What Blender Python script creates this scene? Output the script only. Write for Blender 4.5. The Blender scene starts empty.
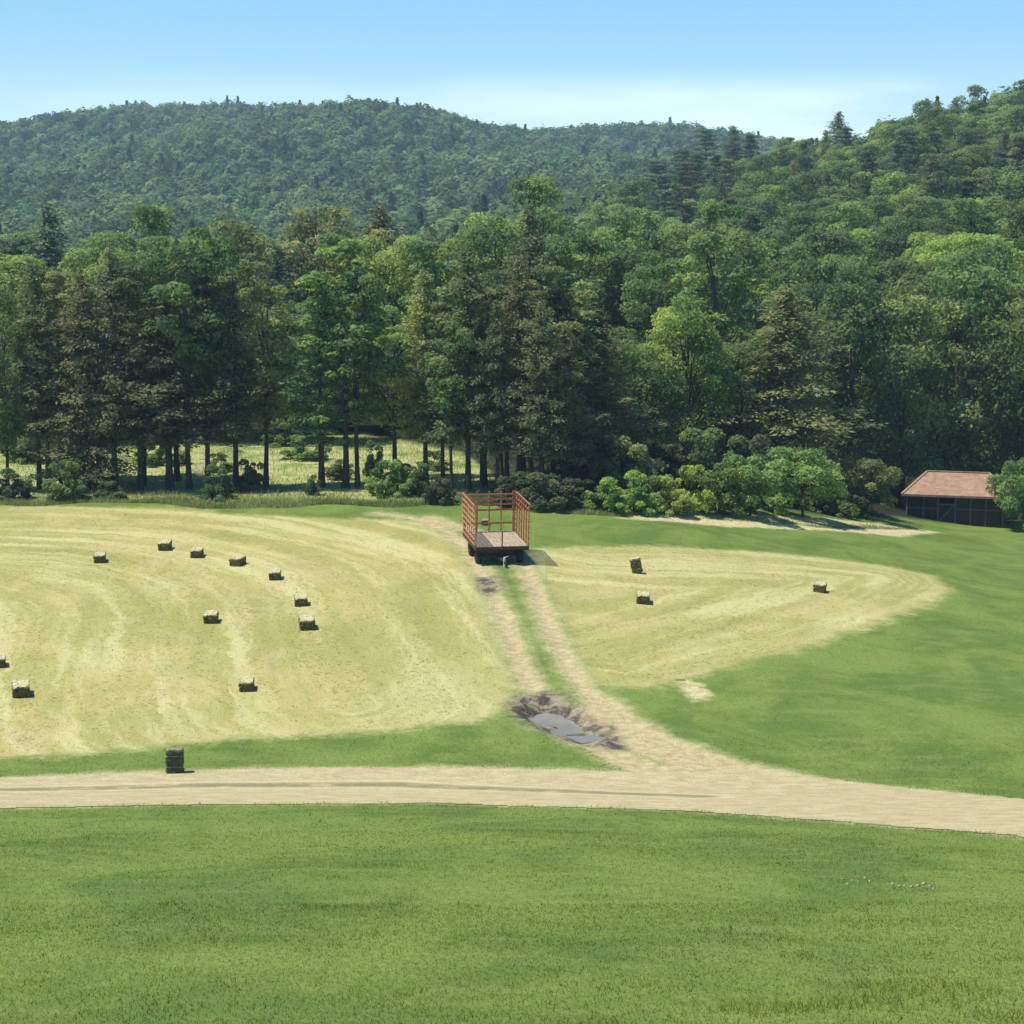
import bpy, math, random
import numpy as np
from mathutils import Vector, Matrix

rng = np.random.default_rng(7)
random.seed(7)
SC = bpy.context.scene
COL = SC.collection

# ------------------------------------------------------------------ camera geometry used to survey the place
F = 2000.0; ZC = 16.0; PITCH = math.atan(262 / 2000)
CA, SA = math.cos(PITCH), math.sin(PITCH)

def sstep(a, b, x):
    t = np.clip((x - a) / (b - a), 0, 1); return t * t * (3 - 2 * t)
def smax(a, b, k):
    h = np.clip(.5 + .5 * (a - b) / k, 0, 1); return b + (a - b) * h + k * h * (1 - h)
def smin(a, b, k): return -smax(-a, -b, k)

RX = np.array([-330, -280, -170, -115, -66, -40, -18, 30, 82, 150, 190, 260, 330])
RPY = np.array([136, 133, 127, 114, 108, 114, 126, 134, 138, 148, 152, 154, 154])

def height(x, y):
    """ground height: near lawn falling to the drive, field rising to the wood, hills behind"""
    x = np.asarray(x, float); y = np.asarray(y, float)
    k = sstep(-2, 32, x)
    s = .068 * (1 - k) - .032 * k
    ytop = 102 * (1 - k) + 140 * k
    ye = smin(y, ytop, 5.)
    fld = -15.4 + s * (ye - 59)
    lawn = smin(-15.25 + .21 * (56 - y), -3.3 + 0 * y, 3.)
    base = smax(fld, lawn, 1.2)
    xp = np.clip(x, -60, 220)
    right = -32 + .16 * xp + .0005 * np.where(xp > 0, xp * xp, 0) + .075 * np.minimum(y, 425) - .3 * np.maximum(y - 435, 0)
    right = smin(right, 48 + 0 * x, 6.)
    rid = (250 - np.interp(x, RX, RPY)) / 2000 * 1200 - 13
    t = sstep(300, 1200, y)
    far = -13 + (rid + 13) * t + (6 * np.sin(x * .017 + y * .011) + 5 * np.sin(x * .031 - y * .019 + 1)) * t * (1 - sstep(1000, 1200, y))
    far = far - .25 * np.maximum(y - 1210, 0)
    g = smax(base, smax(right, far, 4.), 2.)
    w = sstep(0, 34, y - ytop - 1)
    return base * (1 - w) + g * w + ZC

TT = np.concatenate([np.arange(8, 200, .05), np.arange(200, 1400, 1.)])
def cast(px, py):
    a = (px - 512) / F; b = (512 - py) / F
    z = ZC + (-SA + b * CA) * TT
    x = a * TT; y = (CA + b * SA) * TT
    i = int(np.argmax(z < height(x, y)))
    return np.array([x[i], y[i]])
def poly(pts): return np.array([cast(*p) for p in pts])
def hz(x, y): return float(height(x, y))

def seg_dist(X, Y, P, closed):
    Q = np.roll(P, -1, 0) if closed else P[1:]
    P0 = P if closed else P[:-1]
    best = np.full(X.shape, 1e9)
    for (ax, ay), (bx, by) in zip(P0, Q):
        dx, dy = bx - ax, by - ay
        t = np.clip(((X - ax) * dx + (Y - ay) * dy) / (dx * dx + dy * dy + 1e-9), 0, 1)
        best = np.minimum(best, np.hypot(X - ax - t * dx, Y - ay - t * dy))
    return best
def sdf(X, Y, P):
    d = seg_dist(X, Y, P, True)
    ins = np.zeros(X.shape, bool)
    for (ax, ay), (bx, by) in zip(P, np.roll(P, -1, 0)):
        c = ((ay > Y) != (by > Y)) & (X < (bx - ax) * (Y - ay) / (by - ay + 1e-12) + ax)
        ins ^= c
    return np.where(ins, d, -d)

ROAD = poly([(-60, 778), (0, 778), (150, 772), (300, 768), (450, 768), (600, 771), (640, 772), (690, 773), (760, 769), (850, 782), (930, 790), (1024, 799), (1090, 805),
             (1090, 845), (1024, 837), (850, 823), (700, 812), (600, 808), (450, 803), (200, 805), (0, 808), (-60, 811)])
def stretch(P, i0, i1, j0, j1, d=34.):
    """carry a strip on past its two ends"""
    P = P.copy()
    for a, b in ((i0, i1), (j0, j1)):
        v = P[a] - P[b]; P[a] = P[a] + v / np.hypot(*v) * d
    return P
ROAD = stretch(ROAD, 0, 2, -1, -3); ROAD = stretch(ROAD, 12, 10, 13, 15)
CROWN = poly([(-60, 790), (0, 790), (200, 786), (400, 785), (560, 791), (700, 797)])
RUT_L = poly([(380, 513), (425, 520), (452, 533), (468, 552), (480, 570), (492, 592), (503, 617), (512, 640), (522, 668), (538, 695), (565, 722), (610, 752), (660, 776), (720, 790)])
RUT_R = poly([(430, 517), (470, 530), (500, 545), (523, 565), (537, 593), (550, 622), (563, 655), (582, 685), (607, 710), (642, 735), (690, 752), (750, 772), (800, 785)])
HAY_L = poly([(-90, 510), (60, 508), (180, 509), (230, 515), (330, 519), (430, 521), (452, 545), (470, 575), (487, 610), (497, 640), (506, 680), (506, 708), (470, 720), (400, 727), (300, 733), (230, 738), (150, 746), (60, 754), (-90, 758)])
HAY_R = poly([(536, 550), (600, 547), (700, 549), (800, 556), (880, 564), (930, 575), (947, 588), (920, 607), (870, 625), (800, 647), (740, 662), (690, 676), (650, 688), (604, 684), (582, 655), (562, 615), (545, 580)])
PATCH = poly([(678, 679), (700, 684), (715, 697), (697, 703), (683, 693)])
STRIP = poly([(610, 519), (700, 515), (800, 517), (900, 526), (945, 533), (900, 537), (800, 530), (700, 525)])
MUD = poly([(500, 706), (520, 694), (545, 690), (565, 694), (592, 714), (625, 738), (640, 752), (612, 752), (565, 740), (520, 724)])
MUD2 = poly([(473, 578), (497, 578), (503, 592), (490, 598), (474, 592)])
JUNC = poly([(560, 708), (600, 706), (650, 737), (720, 758), (790, 772), (830, 790), (600, 790), (640, 772), (668, 764), (630, 752), (600, 735)])
PUDDLE = poly([(533, 710), (545, 703), (558, 705), (572, 714), (588, 727), (600, 737), (584, 737), (560, 730), (543, 720)])
WIND_L = poly([(-60, 533), (40, 534), (110, 537), (165, 544), (235, 560), (275, 574), (302, 598), (312, 625), (325, 665), (350, 705)])
PUDDLE = PUDDLE.mean(0) + (PUDDLE - PUDDLE.mean(0)) * .88 + np.array([-.08, .2])
pc = PUDDLE.mean(0)
HP = min(hz(*(pc + (q - pc) * 2.1)) for q in PUDDLE) - .10

def vnoise(X, Y, s, seed):
    """smooth value noise"""
    r = np.random.default_rng(seed).random((256, 256))
    u = X / s + 1000; v = Y / s + 1000
    i = np.floor(u).astype(int); j = np.floor(v).astype(int); fu = u - i; fv = v - j
    fu = fu * fu * (3 - 2 * fu); fv = fv * fv * (3 - 2 * fv)
    g = lambda a, b: r[a % 256, b % 256]
    return (g(i, j) * (1 - fu) + g(i + 1, j) * fu) * (1 - fv) + (g(i, j + 1) * (1 - fu) + g(i + 1, j + 1) * fu) * fv

def fields(X, Y):
    f = {}
    j1 = (vnoise(X, Y, 1.3, 1) - .5)
    near = (Y > 30) & (Y < 140)
    f['sd_road'] = sdf(X, Y, ROAD)
    f['sd_crown'] = seg_dist(X, Y, CROWN, False)
    dl = seg_dist(X, Y, RUT_L, False); dr = seg_dist(X, Y, RUT_R, False)
    wl = np.where(Y > 88, .24, np.where(Y > 66, .33, .5)); 
    f['sd_rut'] = np.maximum(np.maximum(wl - dl, wl - dr), sdf(X, Y, JUNC))
    f['sd_hay'] = np.maximum(sdf(X, Y, HAY_L), sdf(X, Y, HAY_R))
    f['sd_hayr'] = sdf(X, Y, HAY_R)
    f['sd_strip'] = np.maximum(sdf(X, Y, PATCH), sdf(X, Y, STRIP))
    f['sd_mud'] = np.maximum(sdf(X, Y, MUD), sdf(X, Y, MUD2))
    f['sd_wet'] = sdf(X, Y, PUDDLE)
    f['swath'] = np.where(X < 1.5 + 0 * Y, seg_dist(X, Y, WIND_L, False) + 0, seg_dist(X, Y, HAY_R[1:14], False))
    fb = np.interp(X, [-60, -10, -3, 0, 4, 7, 12, 18, 24, 40], [134, 134, 122, 106, 103, 107, 109, 114, 124, 134])
    f['sd_forest'] = Y - fb
    f['sd_meadow'] = np.minimum(Y - 101.5, np.where(X < 8, 60., -5))
    f['sd_far'] = Y - 160
    f['sd_lawn'] = np.maximum(0, 1) * (X * 0 + 1)
    return f

def ground_z(X, Y, f):
    z = height(X, Y)
    z = z - .06 * sstep(-.15, .3, f['sd_rut']) * (1 - sstep(-1, 0, f['sd_road']))
    m = sstep(-.75, .05, f['sd_wet'])
    z = z + m * (HP - .045 - z)
    z = z + sstep(-.4, .3, f['sd_mud']) * ((vnoise(X, Y, .45, 5) - .5) * .18 + (vnoise(X, Y, .9, 6) - .5) * .16) * (1 - .35 * sstep(-.5, .1, f['sd_wet']))
    near = (1 - sstep(110, 150, Y))
    z = z + near * ((vnoise(X, Y, 2.2, 8) - .5) * .07 + (vnoise(X, Y, 6, 9) - .5) * .12) * (1 - .8 * sstep(-.6, .2, f['sd_road']))
    return z

# ------------------------------------------------------------------ node helpers
class NT:
    def __init__(s, name, disp=False):
        s.m = bpy.data.materials.new(name); s.m.use_nodes = True
        s.t = s.m.node_tree; s.t.nodes.clear()
        s.out = s.t.nodes.new('ShaderNodeOutputMaterial')
    def n(s, typ, **kw):
        nd = s.t.nodes.new('ShaderNode' + typ)
        for k, v in kw.items(): setattr(nd, k, v)
        return nd
    def link(s, a, b): s.t.links.new(a, b)
    def put(s, sock, v):
        if isinstance(v, (int, float)): sock.default_value = v
        elif isinstance(v, tuple): sock.default_value = v if len(v) == len(sock.default_value) else (*v, 1)
        else: s.link(v, sock)
    def math(s, op, a, b=0, c=None, clamp=False):
        nd = s.n('Math', operation=op, use_clamp=clamp)
        s.put(nd.inputs[0], a); s.put(nd.inputs[1], b)
        if c is not None: s.put(nd.inputs[2], c)
        return nd.outputs[0]
    def attr(s, name):
        return s.n('Attribute', attribute_name=name, attribute_type='GEOMETRY').outputs['Fac']
    def pos(s): return s.n('TexCoord').outputs['Object']
    def scale(s, vec, sc):
        nd = s.n('Mapping'); s.link(vec, nd.inputs['Vector']); nd.inputs['Scale'].default_value = sc
        return nd.outputs[0]
    def noise(s, vec, scale, detail=3, rough=.55, dist=0):
        nd = s.n('TexNoise'); s.link(vec, nd.inputs['Vector'])
        nd.inputs['Scale'].default_value = scale; nd.inputs['Detail'].default_value = detail
        nd.inputs['Roughness'].default_value = rough; nd.inputs['Distortion'].default_value = dist
        return nd.outputs['Fac']
    def ramp(s, v, a, b, lo=0., hi=1.):
        nd = s.n('MapRange', interpolation_type='SMOOTHSTEP'); s.put(nd.inputs[0], v)
        for i, q in enumerate((a, b, lo, hi)): s.put(nd.inputs[i + 1], q)
        return nd.outputs[0]
    def mix(s, f, a, b, mode='MIX'):
        nd = s.n('Mix', data_type='RGBA', blend_type=mode); nd.clamp_factor = True
        s.put(nd.inputs['Factor'], f); s.put(nd.inputs[6], a); s.put(nd.inputs[7], b)
        return nd.outputs[2]
    def bump(s, h, strength, dist):
        nd = s.n('Bump'); s.put(nd.inputs['Height'], h); nd.inputs['Strength'].default_value = strength
        nd.inputs['Distance'].default_value = dist
        return nd.outputs[0]
    def principled(s, col, rough=.8, normal=None, metal=0, spec=.3):
        nd = s.n('BsdfPrincipled'); s.put(nd.inputs['Base Color'], col); s.put(nd.inputs['Roughness'], rough)
        nd.inputs['Metallic'].default_value = metal; nd.inputs['Specular IOR Level'].default_value = spec
        if normal is not None: s.link(normal, nd.inputs['Normal'])
        s.link(nd.outputs[0], s.out.inputs['Surface']); return nd

def lawn_colour(t, p):
    a = t.noise(t.scale(p, (.26, .17, .1)), 1, 5, .65, .6)
    b = t.noise(t.scale(p, (.6, 1.1, 1)), 1, 3, .6)
    c = t.noise(p, 9, 2, .6)
    col = t.mix(t.ramp(a, .38, .62), (.102, .158, .027), (.172, .235, .043))
    col = t.mix(t.ramp(b, .45, .75, 0, .55), col, (.215, .250, .066))
    col = t.mix(t.ramp(c, .3, .75, 0, .5), col, (.085, .135, .026))
    return col

def make_ground_material():
    t = NT('ground_cover'); p = t.pos()
    n1 = t.noise(p, .9, 4, .6); n2 = t.noise(p, 3.2, 3, .6); n3 = t.noise(p, 14, 3, .65); nb = t.noise(p, .13, 3, .5)
    jit = t.math('ADD', t.math('MULTIPLY', t.math('SUBTRACT', n1, .5), 1.6), t.math('MULTIPLY', t.math('SUBTRACT', n2, .5), .9))
    def mask(name, w, k, off=0.):
        v = t.math('ADD', t.math('MULTIPLY_ADD', jit, k, t.attr(name)), off)
        return t.ramp(v, -w, w)
    col = lawn_colour(t, p)
    # meadow beyond the front trees
    mead = t.mix(t.ramp(n1, .35, .65), (.30, .33, .095), (.43, .40, .17))
    mead = t.mix(t.ramp(nb, .52, .66, 0, .7), mead, (.36, .26, .16))
    mead = t.mix(t.ramp(t.noise(p, .35, 4, .6), .5, .62, 0, .85), mead, (.15, .22, .055))
    col = t.mix(mask('sd_meadow', 1.5, 1.5), col, mead)
    # litter under the wood, leafy ground far off
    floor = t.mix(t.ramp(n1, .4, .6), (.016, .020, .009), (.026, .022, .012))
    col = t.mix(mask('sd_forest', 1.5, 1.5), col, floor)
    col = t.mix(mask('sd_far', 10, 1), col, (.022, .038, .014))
    # mown hay
    sw = t.attr('swath')
    cv = t.n('CombineXYZ'); sx = t.n('SeparateXYZ'); t.link(p, sx.inputs[0])
    t.put(cv.inputs[0], t.math('MULTIPLY', t.math('MULTIPLY_ADD', t.math('SUBTRACT', n1, .5), 1.0, sw), .75)); t.put(cv.inputs[1], t.math('MULTIPLY', sx.outputs[0], .06)); t.put(cv.inputs[2], t.math('MULTIPLY', sx.outputs[1], .06))
    streak = t.noise(cv.outputs[0], 1.0, 4, .65, .3)
    str2 = t.noise(t.scale(p, (.35, .22, .3)), 1, 5, .65, 1.2)
    hay = t.mix(t.ramp(str2, .32, .66), (.312, .292, .080), (.418, .366, .125))
    hay = t.mix(t.ramp(n2, .55, .75, 0, .55), hay, (.28, .295, .08))
    hay = t.mix(t.ramp(nb, .46, .62, 0, .75), hay, (.30, .285, .080))
    hay = t.mix(t.ramp(nb, .46, .32, 0, .55), hay, (.43, .395, .17))
    hay = t.mix(t.ramp(streak, .46, .64, 0, .75), hay, (.52, .475, .215))
    hay = t.mix(t.ramp(streak, .47, .33, 0, .65), hay, (.26, .265, .075))
    hay = t.mix(t.ramp(t.noise(p, .22, 4, .6, .8), .54, .68, 0, .6), hay, (.44, .36, .17))
    hay = t.mix(t.ramp(n3, .5, .75, 0, .4), hay, (.55, .51, .24))
    hay = t.mix(t.ramp(n3, .46, .28, 0, .15), hay, (.24, .235, .075))
    col = t.mix(t.math('MULTIPLY', mask('sd_hay', .6, 1.0, .2), t.ramp(n3, .15, .4, .75, 1.)), col, hay)
    strip = t.mix(t.ramp(n2, .35, .65), (.42, .35, .17), (.55, .49, .25))
    col = t.mix(mask('sd_strip', .3, .45), col, strip)
    # worn yellowing verge beside road and track
    ed_ = t.math('MAXIMUM', t.attr('sd_road'), t.attr('sd_rut'))
    verge = t.mix(t.ramp(n3, .35, .65), (.29, .29, .10), (.42, .39, .18))
    col = t.mix(t.math('MULTIPLY', t.ramp(t.math('MULTIPLY_ADD', jit, .7, ed_), -.75, .1), .8), col, verge)
    # earth of the track
    dirt = t.mix(t.ramp(n2, .3, .7), (.35, .275, .135), (.50, .41, .215))
    dirt = t.mix(t.ramp(n3, .55, .75, 0, .6), dirt, (.25, .19, .10))
    col = t.mix(t.ramp(t.math('MULTIPLY_ADD', jit, .6, t.attr('sd_rut')), -.25, .25), col, dirt)
    road = t.mix(t.ramp(t.noise(t.scale(p, (1.3, 2., 1)), 1, 5, .75), .35, .65), (.385, .315, .155), (.495, .42, .225))
    road = t.mix(t.ramp(n3, .5, .8, 0, .6), road, (.30, .25, .155))
    wheel = t.math('ABSOLUTE', t.math('SUBTRACT', t.math('MULTIPLY_ADD', jit, .15, t.attr('sd_crown')), .75))
    road = t.mix(t.ramp(wheel, .30, .05, 0, .55), road, (.56, .485, .28))
    road = t.mix(t.ramp(n1, .56, .72, 0, .4), road, (.33, .29, .17))
    crown = t.math('MULTIPLY', t.ramp(t.math('MULTIPLY_ADD', jit, .25, t.attr('sd_crown')), .9, .15), t.ramp(n1, .30, .55))
    road = t.mix(t.math('MULTIPLY', crown, .85), road, (.19, .18, .085))
    col = t.mix(t.ramp(t.math('MULTIPLY_ADD', jit, .55, t.attr('sd_road')), -.2, .22), col, road)
    mud = t.mix(t.ramp(t.noise(p, 2.1, 5, .7, .5), .42, .6), (.075, .060, .042), (.30, .245, .15))
    mm = t.ramp(t.math('MULTIPLY_ADD', jit, .9, t.attr('sd_mud')), -.3, .5)
    col = t.mix(mm, col, mud)
    hb = t.math('ADD', t.math('MULTIPLY', n3, .6), n2)
    nrm = t.bump(hb, .9, .09)
    rough = t.math('SUBTRACT', .92, t.math('MULTIPLY', mm, .35))
    t.principled(col, rough, nrm, spec=.15)
    return t.m

def simple_mat(name, c1, c2, scale=6, rough=.75, metal=0, bump=.3, bd=.02, stretch=(1, 1, 1), spec=.3):
    t = NT(name); p = t.scale(t.pos(), stretch)
    n = t.noise(p, scale, 4, .65)
    col = t.mix(t.ramp(n, .35, .68), c1, c2)
    t.principled(col, rough, t.bump(n, bump, bd) if bump else None, metal, spec)
    return t.m

def leaf_material(name, trans=.35, glo=.008):
    """colour comes from the object's own colour; each leaf carries its own tone"""
    t = NT(name)
    oi = t.n('ObjectInfo').outputs['Color']
    tone = t.attr('tone')
    hue = t.attr('hue')
    c = t.mix(1.0, oi, t.mix(hue, (.55, .75, .75), (1.35, 1.18, .9)), 'MULTIPLY')
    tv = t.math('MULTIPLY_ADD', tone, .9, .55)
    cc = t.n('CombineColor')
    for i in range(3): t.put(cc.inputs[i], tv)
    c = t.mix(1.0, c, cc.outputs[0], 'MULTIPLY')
    d = t.n('BsdfDiffuse'); t.link(c, d.inputs['Color'])
    tr = t.n('BsdfTranslucent'); t.link(t.mix(1.0, c, (1.12, 1.2, .75), 'MULTIPLY'), tr.inputs['Color'])
    g = t.n('BsdfGlossy'); g.inputs['Roughness'].default_value = .55; g.inputs['Color'].default_value = (.9, .95, 1, 1)
    m = t.n('MixShader'); m.inputs[0].default_value = trans; t.link(d.outputs[0], m.inputs[1]); t.link(tr.outputs[0], m.inputs[2])
    m2 = t.n('MixShader'); m2.inputs[0].default_value = glo; t.link(m.outputs[0], m2.inputs[1]); t.link(g.outputs[0], m2.inputs[2])
    t.link(m2.outputs[0], t.out.inputs['Surface'])
    return t.m

def grass_material(name, straw=False):
    t = NT(name); p = t.pos()
    if straw:
        n = t.noise(p, 5, 2); c = t.mix(t.ramp(n, .3, .7), (.36, .32, .12), (.66, .58, .32))
    else:
        c = lawn_colour(t, p)
        c = t.mix(1.0, c, (1.72, 1.52, 1.25), 'MULTIPLY')
    tone = t.attr('tone')
    c = t.mix(t.ramp(tone, .80, 1., 0, .8), c, (.30, .30, .12) if not straw else (.62, .55, .3))
    tv = t.math('MULTIPLY_ADD', tone, .7, .65); cc = t.n('CombineColor')
    for i in range(3): t.put(cc.inputs[i], tv)
    c = t.mix(1.0, c, cc.outputs[0], 'MULTIPLY')
    d = t.n('BsdfDiffuse'); t.link(c, d.inputs['Color'])
    tr = t.n('BsdfTranslucent'); t.link(c, tr.inputs['Color'])
    m = t.n('MixShader'); m.inputs[0].default_value = .58; t.link(d.outputs[0], m.inputs[1]); t.link(tr.outputs[0], m.inputs[2])
    t.link(m.outputs[0], t.out.inputs['Surface'])
    return t.m

# ------------------------------------------------------------------ mesh helpers
def raw_mesh(name, co, faces_idx, k, attrs=None):
    me = bpy.data.meshes.new(name)
    n = len(faces_idx)
    me.vertices.add(len(co)); me.vertices.foreach_set('co', np.ascontiguousarray(co, np.float32).ravel())
    me.loops.add(n * k); me.loops.foreach_set('vertex_index', np.ascontiguousarray(faces_idx, np.int32).ravel())
    me.polygons.add(n); me.polygons.foreach_set('loop_start', np.arange(0, n * k, k, dtype=np.int32))
    for a, v in (attrs or {}).items():
        at = me.attributes.new(a, 'FLOAT', 'POINT'); at.data.foreach_set('value', np.ascontiguousarray(v, np.float32))
    me.update(calc_edges=True)
    return me

def leaf_mesh(name, C, N, S, tone, hue, aspect=.55, along=None):
    """diamond leaves: centres C, normals N, half-length S"""
    n = len(C)
    N = N / (np.linalg.norm(N, axis=1, keepdims=True) + 1e-9)
    R = rng.normal(size=(n, 3)) if along is None else along
    U = R - N * (R * N).sum(1, keepdims=True); U /= np.linalg.norm(U, axis=1, keepdims=True) + 1e-9
    V = np.cross(N, U)
    S = S[:, None]
    co = np.stack([C - U * S, C + V * S * aspect - U * S * .15, C + U * S, C - V * S * aspect - U * S * .15], 1).reshape(-1, 3)
    idx = np.arange(4 * n).reshape(n, 4)
    return raw_mesh(name, co, idx, 4, {'tone': np.repeat(tone, 4), 'hue': np.repeat(hue, 4)})

def obj(name, me, mat=None, parent=None, loc=None):
    o = bpy.data.objects.new(name, me); COL.objects.link(o)
    if mat is not None and not me.materials: me.materials.append(mat)
    if parent is not None: o.parent = parent
    if loc is not None: o.location = loc
    return o
def tag(o, label, cat, group=None, kind=None):
    if label: o['label'] = label
    if cat: o['category'] = cat
    if group: o['group'] = group
    if kind: o['kind'] = kind
    return o
def empty(name, loc, rz=0):
    o = bpy.data.objects.new(name, None); COL.objects.link(o); o.location = loc; o.rotation_euler.z = rz
    o.empty_display_size = .3
    return o

class MB:
    def __init__(s): s.v = []; s.f = []
    def beam(s, p0, p1, w, h, up=(0, 0, 1), bev=0):
        p0 = Vector(p0); p1 = Vector(p1); d = (p1 - p0).normalized(); up = Vector(up)
        if abs(d.dot(up)) > .98: up = Vector((0, 1, 0))
        sd = d.cross(up).normalized(); u = sd.cross(d).normalized()
        b = len(s.v)
        for p in (p0, p1):
            for a, c in ((-1, -1), (1, -1), (1, 1), (-1, 1)): s.v.append(tuple(p + sd * (a * w / 2) + u * (c * h / 2)))
        for q in ((0, 1, 2, 3), (7, 6, 5, 4), (4, 5, 1, 0), (5, 6, 2, 1), (6, 7, 3, 2), (7, 4, 0, 3)): s.f.append(tuple(b + i for i in q))
    def tube(s, pts, rad, n=7, cap=True):
        pts = [Vector(p) for p in pts]; b = len(s.v)
        for i, p in enumerate(pts):
            d = (pts[min(i + 1, len(pts) - 1)] - pts[max(i - 1, 0)]).normalized()
            a = d.cross(Vector((0, 1, 0)) if abs(d.y) < .9 else Vector((1, 0, 0))).normalized(); c = d.cross(a)
            for k in range(n):
                t = 2 * math.pi * k / n; s.v.append(tuple(p + (a * math.cos(t) + c * math.sin(t)) * rad[i]))
        for i in range(len(pts) - 1):
            for k in range(n): s.f.append((b + i * n + k, b + i * n + (k + 1) % n, b + (i + 1) * n + (k + 1) % n, b + (i + 1) * n + k))
        if cap: s.f.append(tuple(b + k for k in reversed(range(n)))); s.f.append(tuple(b + (len(pts) - 1) * n + k for k in range(n)))
    def poly(s, pts):
        b = len(s.v); s.v += [tuple(p) for p in pts]; s.f.append(tuple(range(b, b + len(pts))))
    def mesh(s, name):
        me = bpy.data.meshes.new(name); me.from_pydata(s.v, [], s.f); me.update(); return me
    def build(s, name, mat, parent=None): return obj(name, s.mesh(name), mat, parent)

# ------------------------------------------------------------------ the ground and what is laid on it
GM = make_ground_material()
def axis(lo, hi, st, outer_lo, outer_hi, grow=1.16, mx=40):
    a = list(np.arange(lo, hi + 1e-6, st)); s = st
    while a[-1] < outer_hi: s = min(s * grow, mx); a.append(a[-1] + s)
    s = st
    while a[0] > outer_lo: s = min(s * grow, mx); a.insert(0, a[0] - s)
    return np.array(a)
XS = axis(-31, 40, .34, -600, 600); YS = axis(20, 136, .30, -60, 1400)
XS = np.unique(np.concatenate([XS, np.arange(PUDDLE[:, 0].min() - 1.2, PUDDLE[:, 0].max() + 1.2, .09)])); YS = np.unique(np.concatenate([YS, np.arange(PUDDLE[:, 1].min() - 1.5, PUDDLE[:, 1].max() + 1.5, .10)]))
GX, GY = np.meshgrid(XS, YS)
FX, FY = GX.ravel(), GY.ravel()
FL = fields(FX, FY)
GZ = ground_z(FX, FY, FL)
nx, ny = len(XS), len(YS)
I = np.arange(nx * ny).reshape(ny, nx)
QUADS = np.stack([I[:-1, :-1], I[:-1, 1:], I[1:, 1:], I[1:, :-1]], -1).reshape(-1, 4)
KEEP = [k for k in FL if k not in ('sd_lawn', 'sd_hayr', 'sd_wet')]
def sheet(name, sel, dz):
    """faces of the survey grid where sel holds, laid dz above the ground"""
    q = QUADS if sel is None else QUADS[sel[QUADS].all(1)]
    u, inv = np.unique(q, return_inverse=True)
    co = np.stack([FX[u], FY[u], GZ[u] + dz], 1)
    me = raw_mesh(name, co, inv.reshape(-1, 4), 4, {k: FL[k][u] for k in KEEP})
    me.polygons.foreach_set('use_smooth', np.ones(len(q), bool))
    return tag(obj(name, me, GM), None, None, kind='structure')
sheet('ground', None, 0)
sheet('hay_field', (FL['sd_hay'] > -.4) & (FL['sd_hayr'] < -.4), .004)
sheet('hay_field', FL['sd_hayr'] > -.4, .004)
sheet('dirt_strip', FL['sd_strip'] > -.3, .004)
sheet('farm_track', FL['sd_rut'] > -.25, .009)
sheet('gravel_road', FL['sd_road'] > -.3, .014)

t = NT('muddy_water'); p = t.pos()
t.principled(t.mix(t.noise(p, 1.5), (.19, .19, .165), (.27, .265, .235)), .16, t.bump(t.noise(p, 7, 2), .12, .02), spec=.6)
m = MB(); ux, uy = np.meshgrid(np.arange(PUDDLE[:, 0].min() - 1, PUDDLE[:, 0].max() + 1, .1), np.arange(PUDDLE[:, 1].min() - 1, PUDDLE[:, 1].max() + 1, .1))
fw = fields(ux.ravel(), uy.ravel()); wet = ((ground_z(ux.ravel(), uy.ravel(), fw) < HP + .08) & (fw['sd_wet'] > -1.05)).reshape(ux.shape)
for i in range(ux.shape[0] - 1):
    for j in range(ux.shape[1] - 1):
        if wet[i:i + 2, j:j + 2].any(): m.poly([(ux[i, j], uy[i, j], HP), (ux[i, j + 1], uy[i, j], HP), (ux[i, j + 1], uy[i + 1, j], HP), (ux[i, j], uy[i + 1, j], HP)])
po = m.build('puddle', t.m); tag(po, None, None, kind='structure')

# ------------------------------------------------------------------ grass blades, straw, tall weeds (nobody could count them)
def scatter_cards(name, X, Y, Z, hgt, wid, lean, mat, label, cat, flat=False):
    n = len(X); th = rng.uniform(0, 2 * np.pi, n); ph = rng.uniform(0, 2 * np.pi, n)
    base = np.stack([X, Y, Z], 1)
    side = np.stack([np.cos(th), np.sin(th), 0 * th], 1) * (wid / 2)[:, None]
    if flat:
        up = np.stack([-np.sin(th), np.cos(th), rng.uniform(-.02, .08, n)], 1) * hgt[:, None]
    else:
        ln = rng.uniform(.1, 1, n) * lean
        up = np.stack([np.cos(ph) * ln, np.sin(ph) * ln, np.ones(n)], 1) * hgt[:, None]
    co = np.stack([base - side, base + side, base + up + side * .25, base + up - side * .25], 1).reshape(-1, 3)
    me = raw_mesh(name, co, np.arange(4 * n).reshape(n, 4), 4, {'tone': np.repeat(rng.random(n), 4)})
    return tag(obj(name, me, mat), label, cat, kind='stuff')
GRASS = grass_material('grass_blade'); STRAW = grass_material('straw', True)
def frustum_points(y0, y1, dens, pad=7.):
    n = int((.262 * (y1 ** 2 - y0 ** 2) + 2 * pad * (y1 - y0)) * dens)
    y = np.sqrt(rng.uniform(y0 ** 2, y1 ** 2, n)); x = rng.uniform(-1, 1, n) * (.262 * y + pad)
    return x, y
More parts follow.
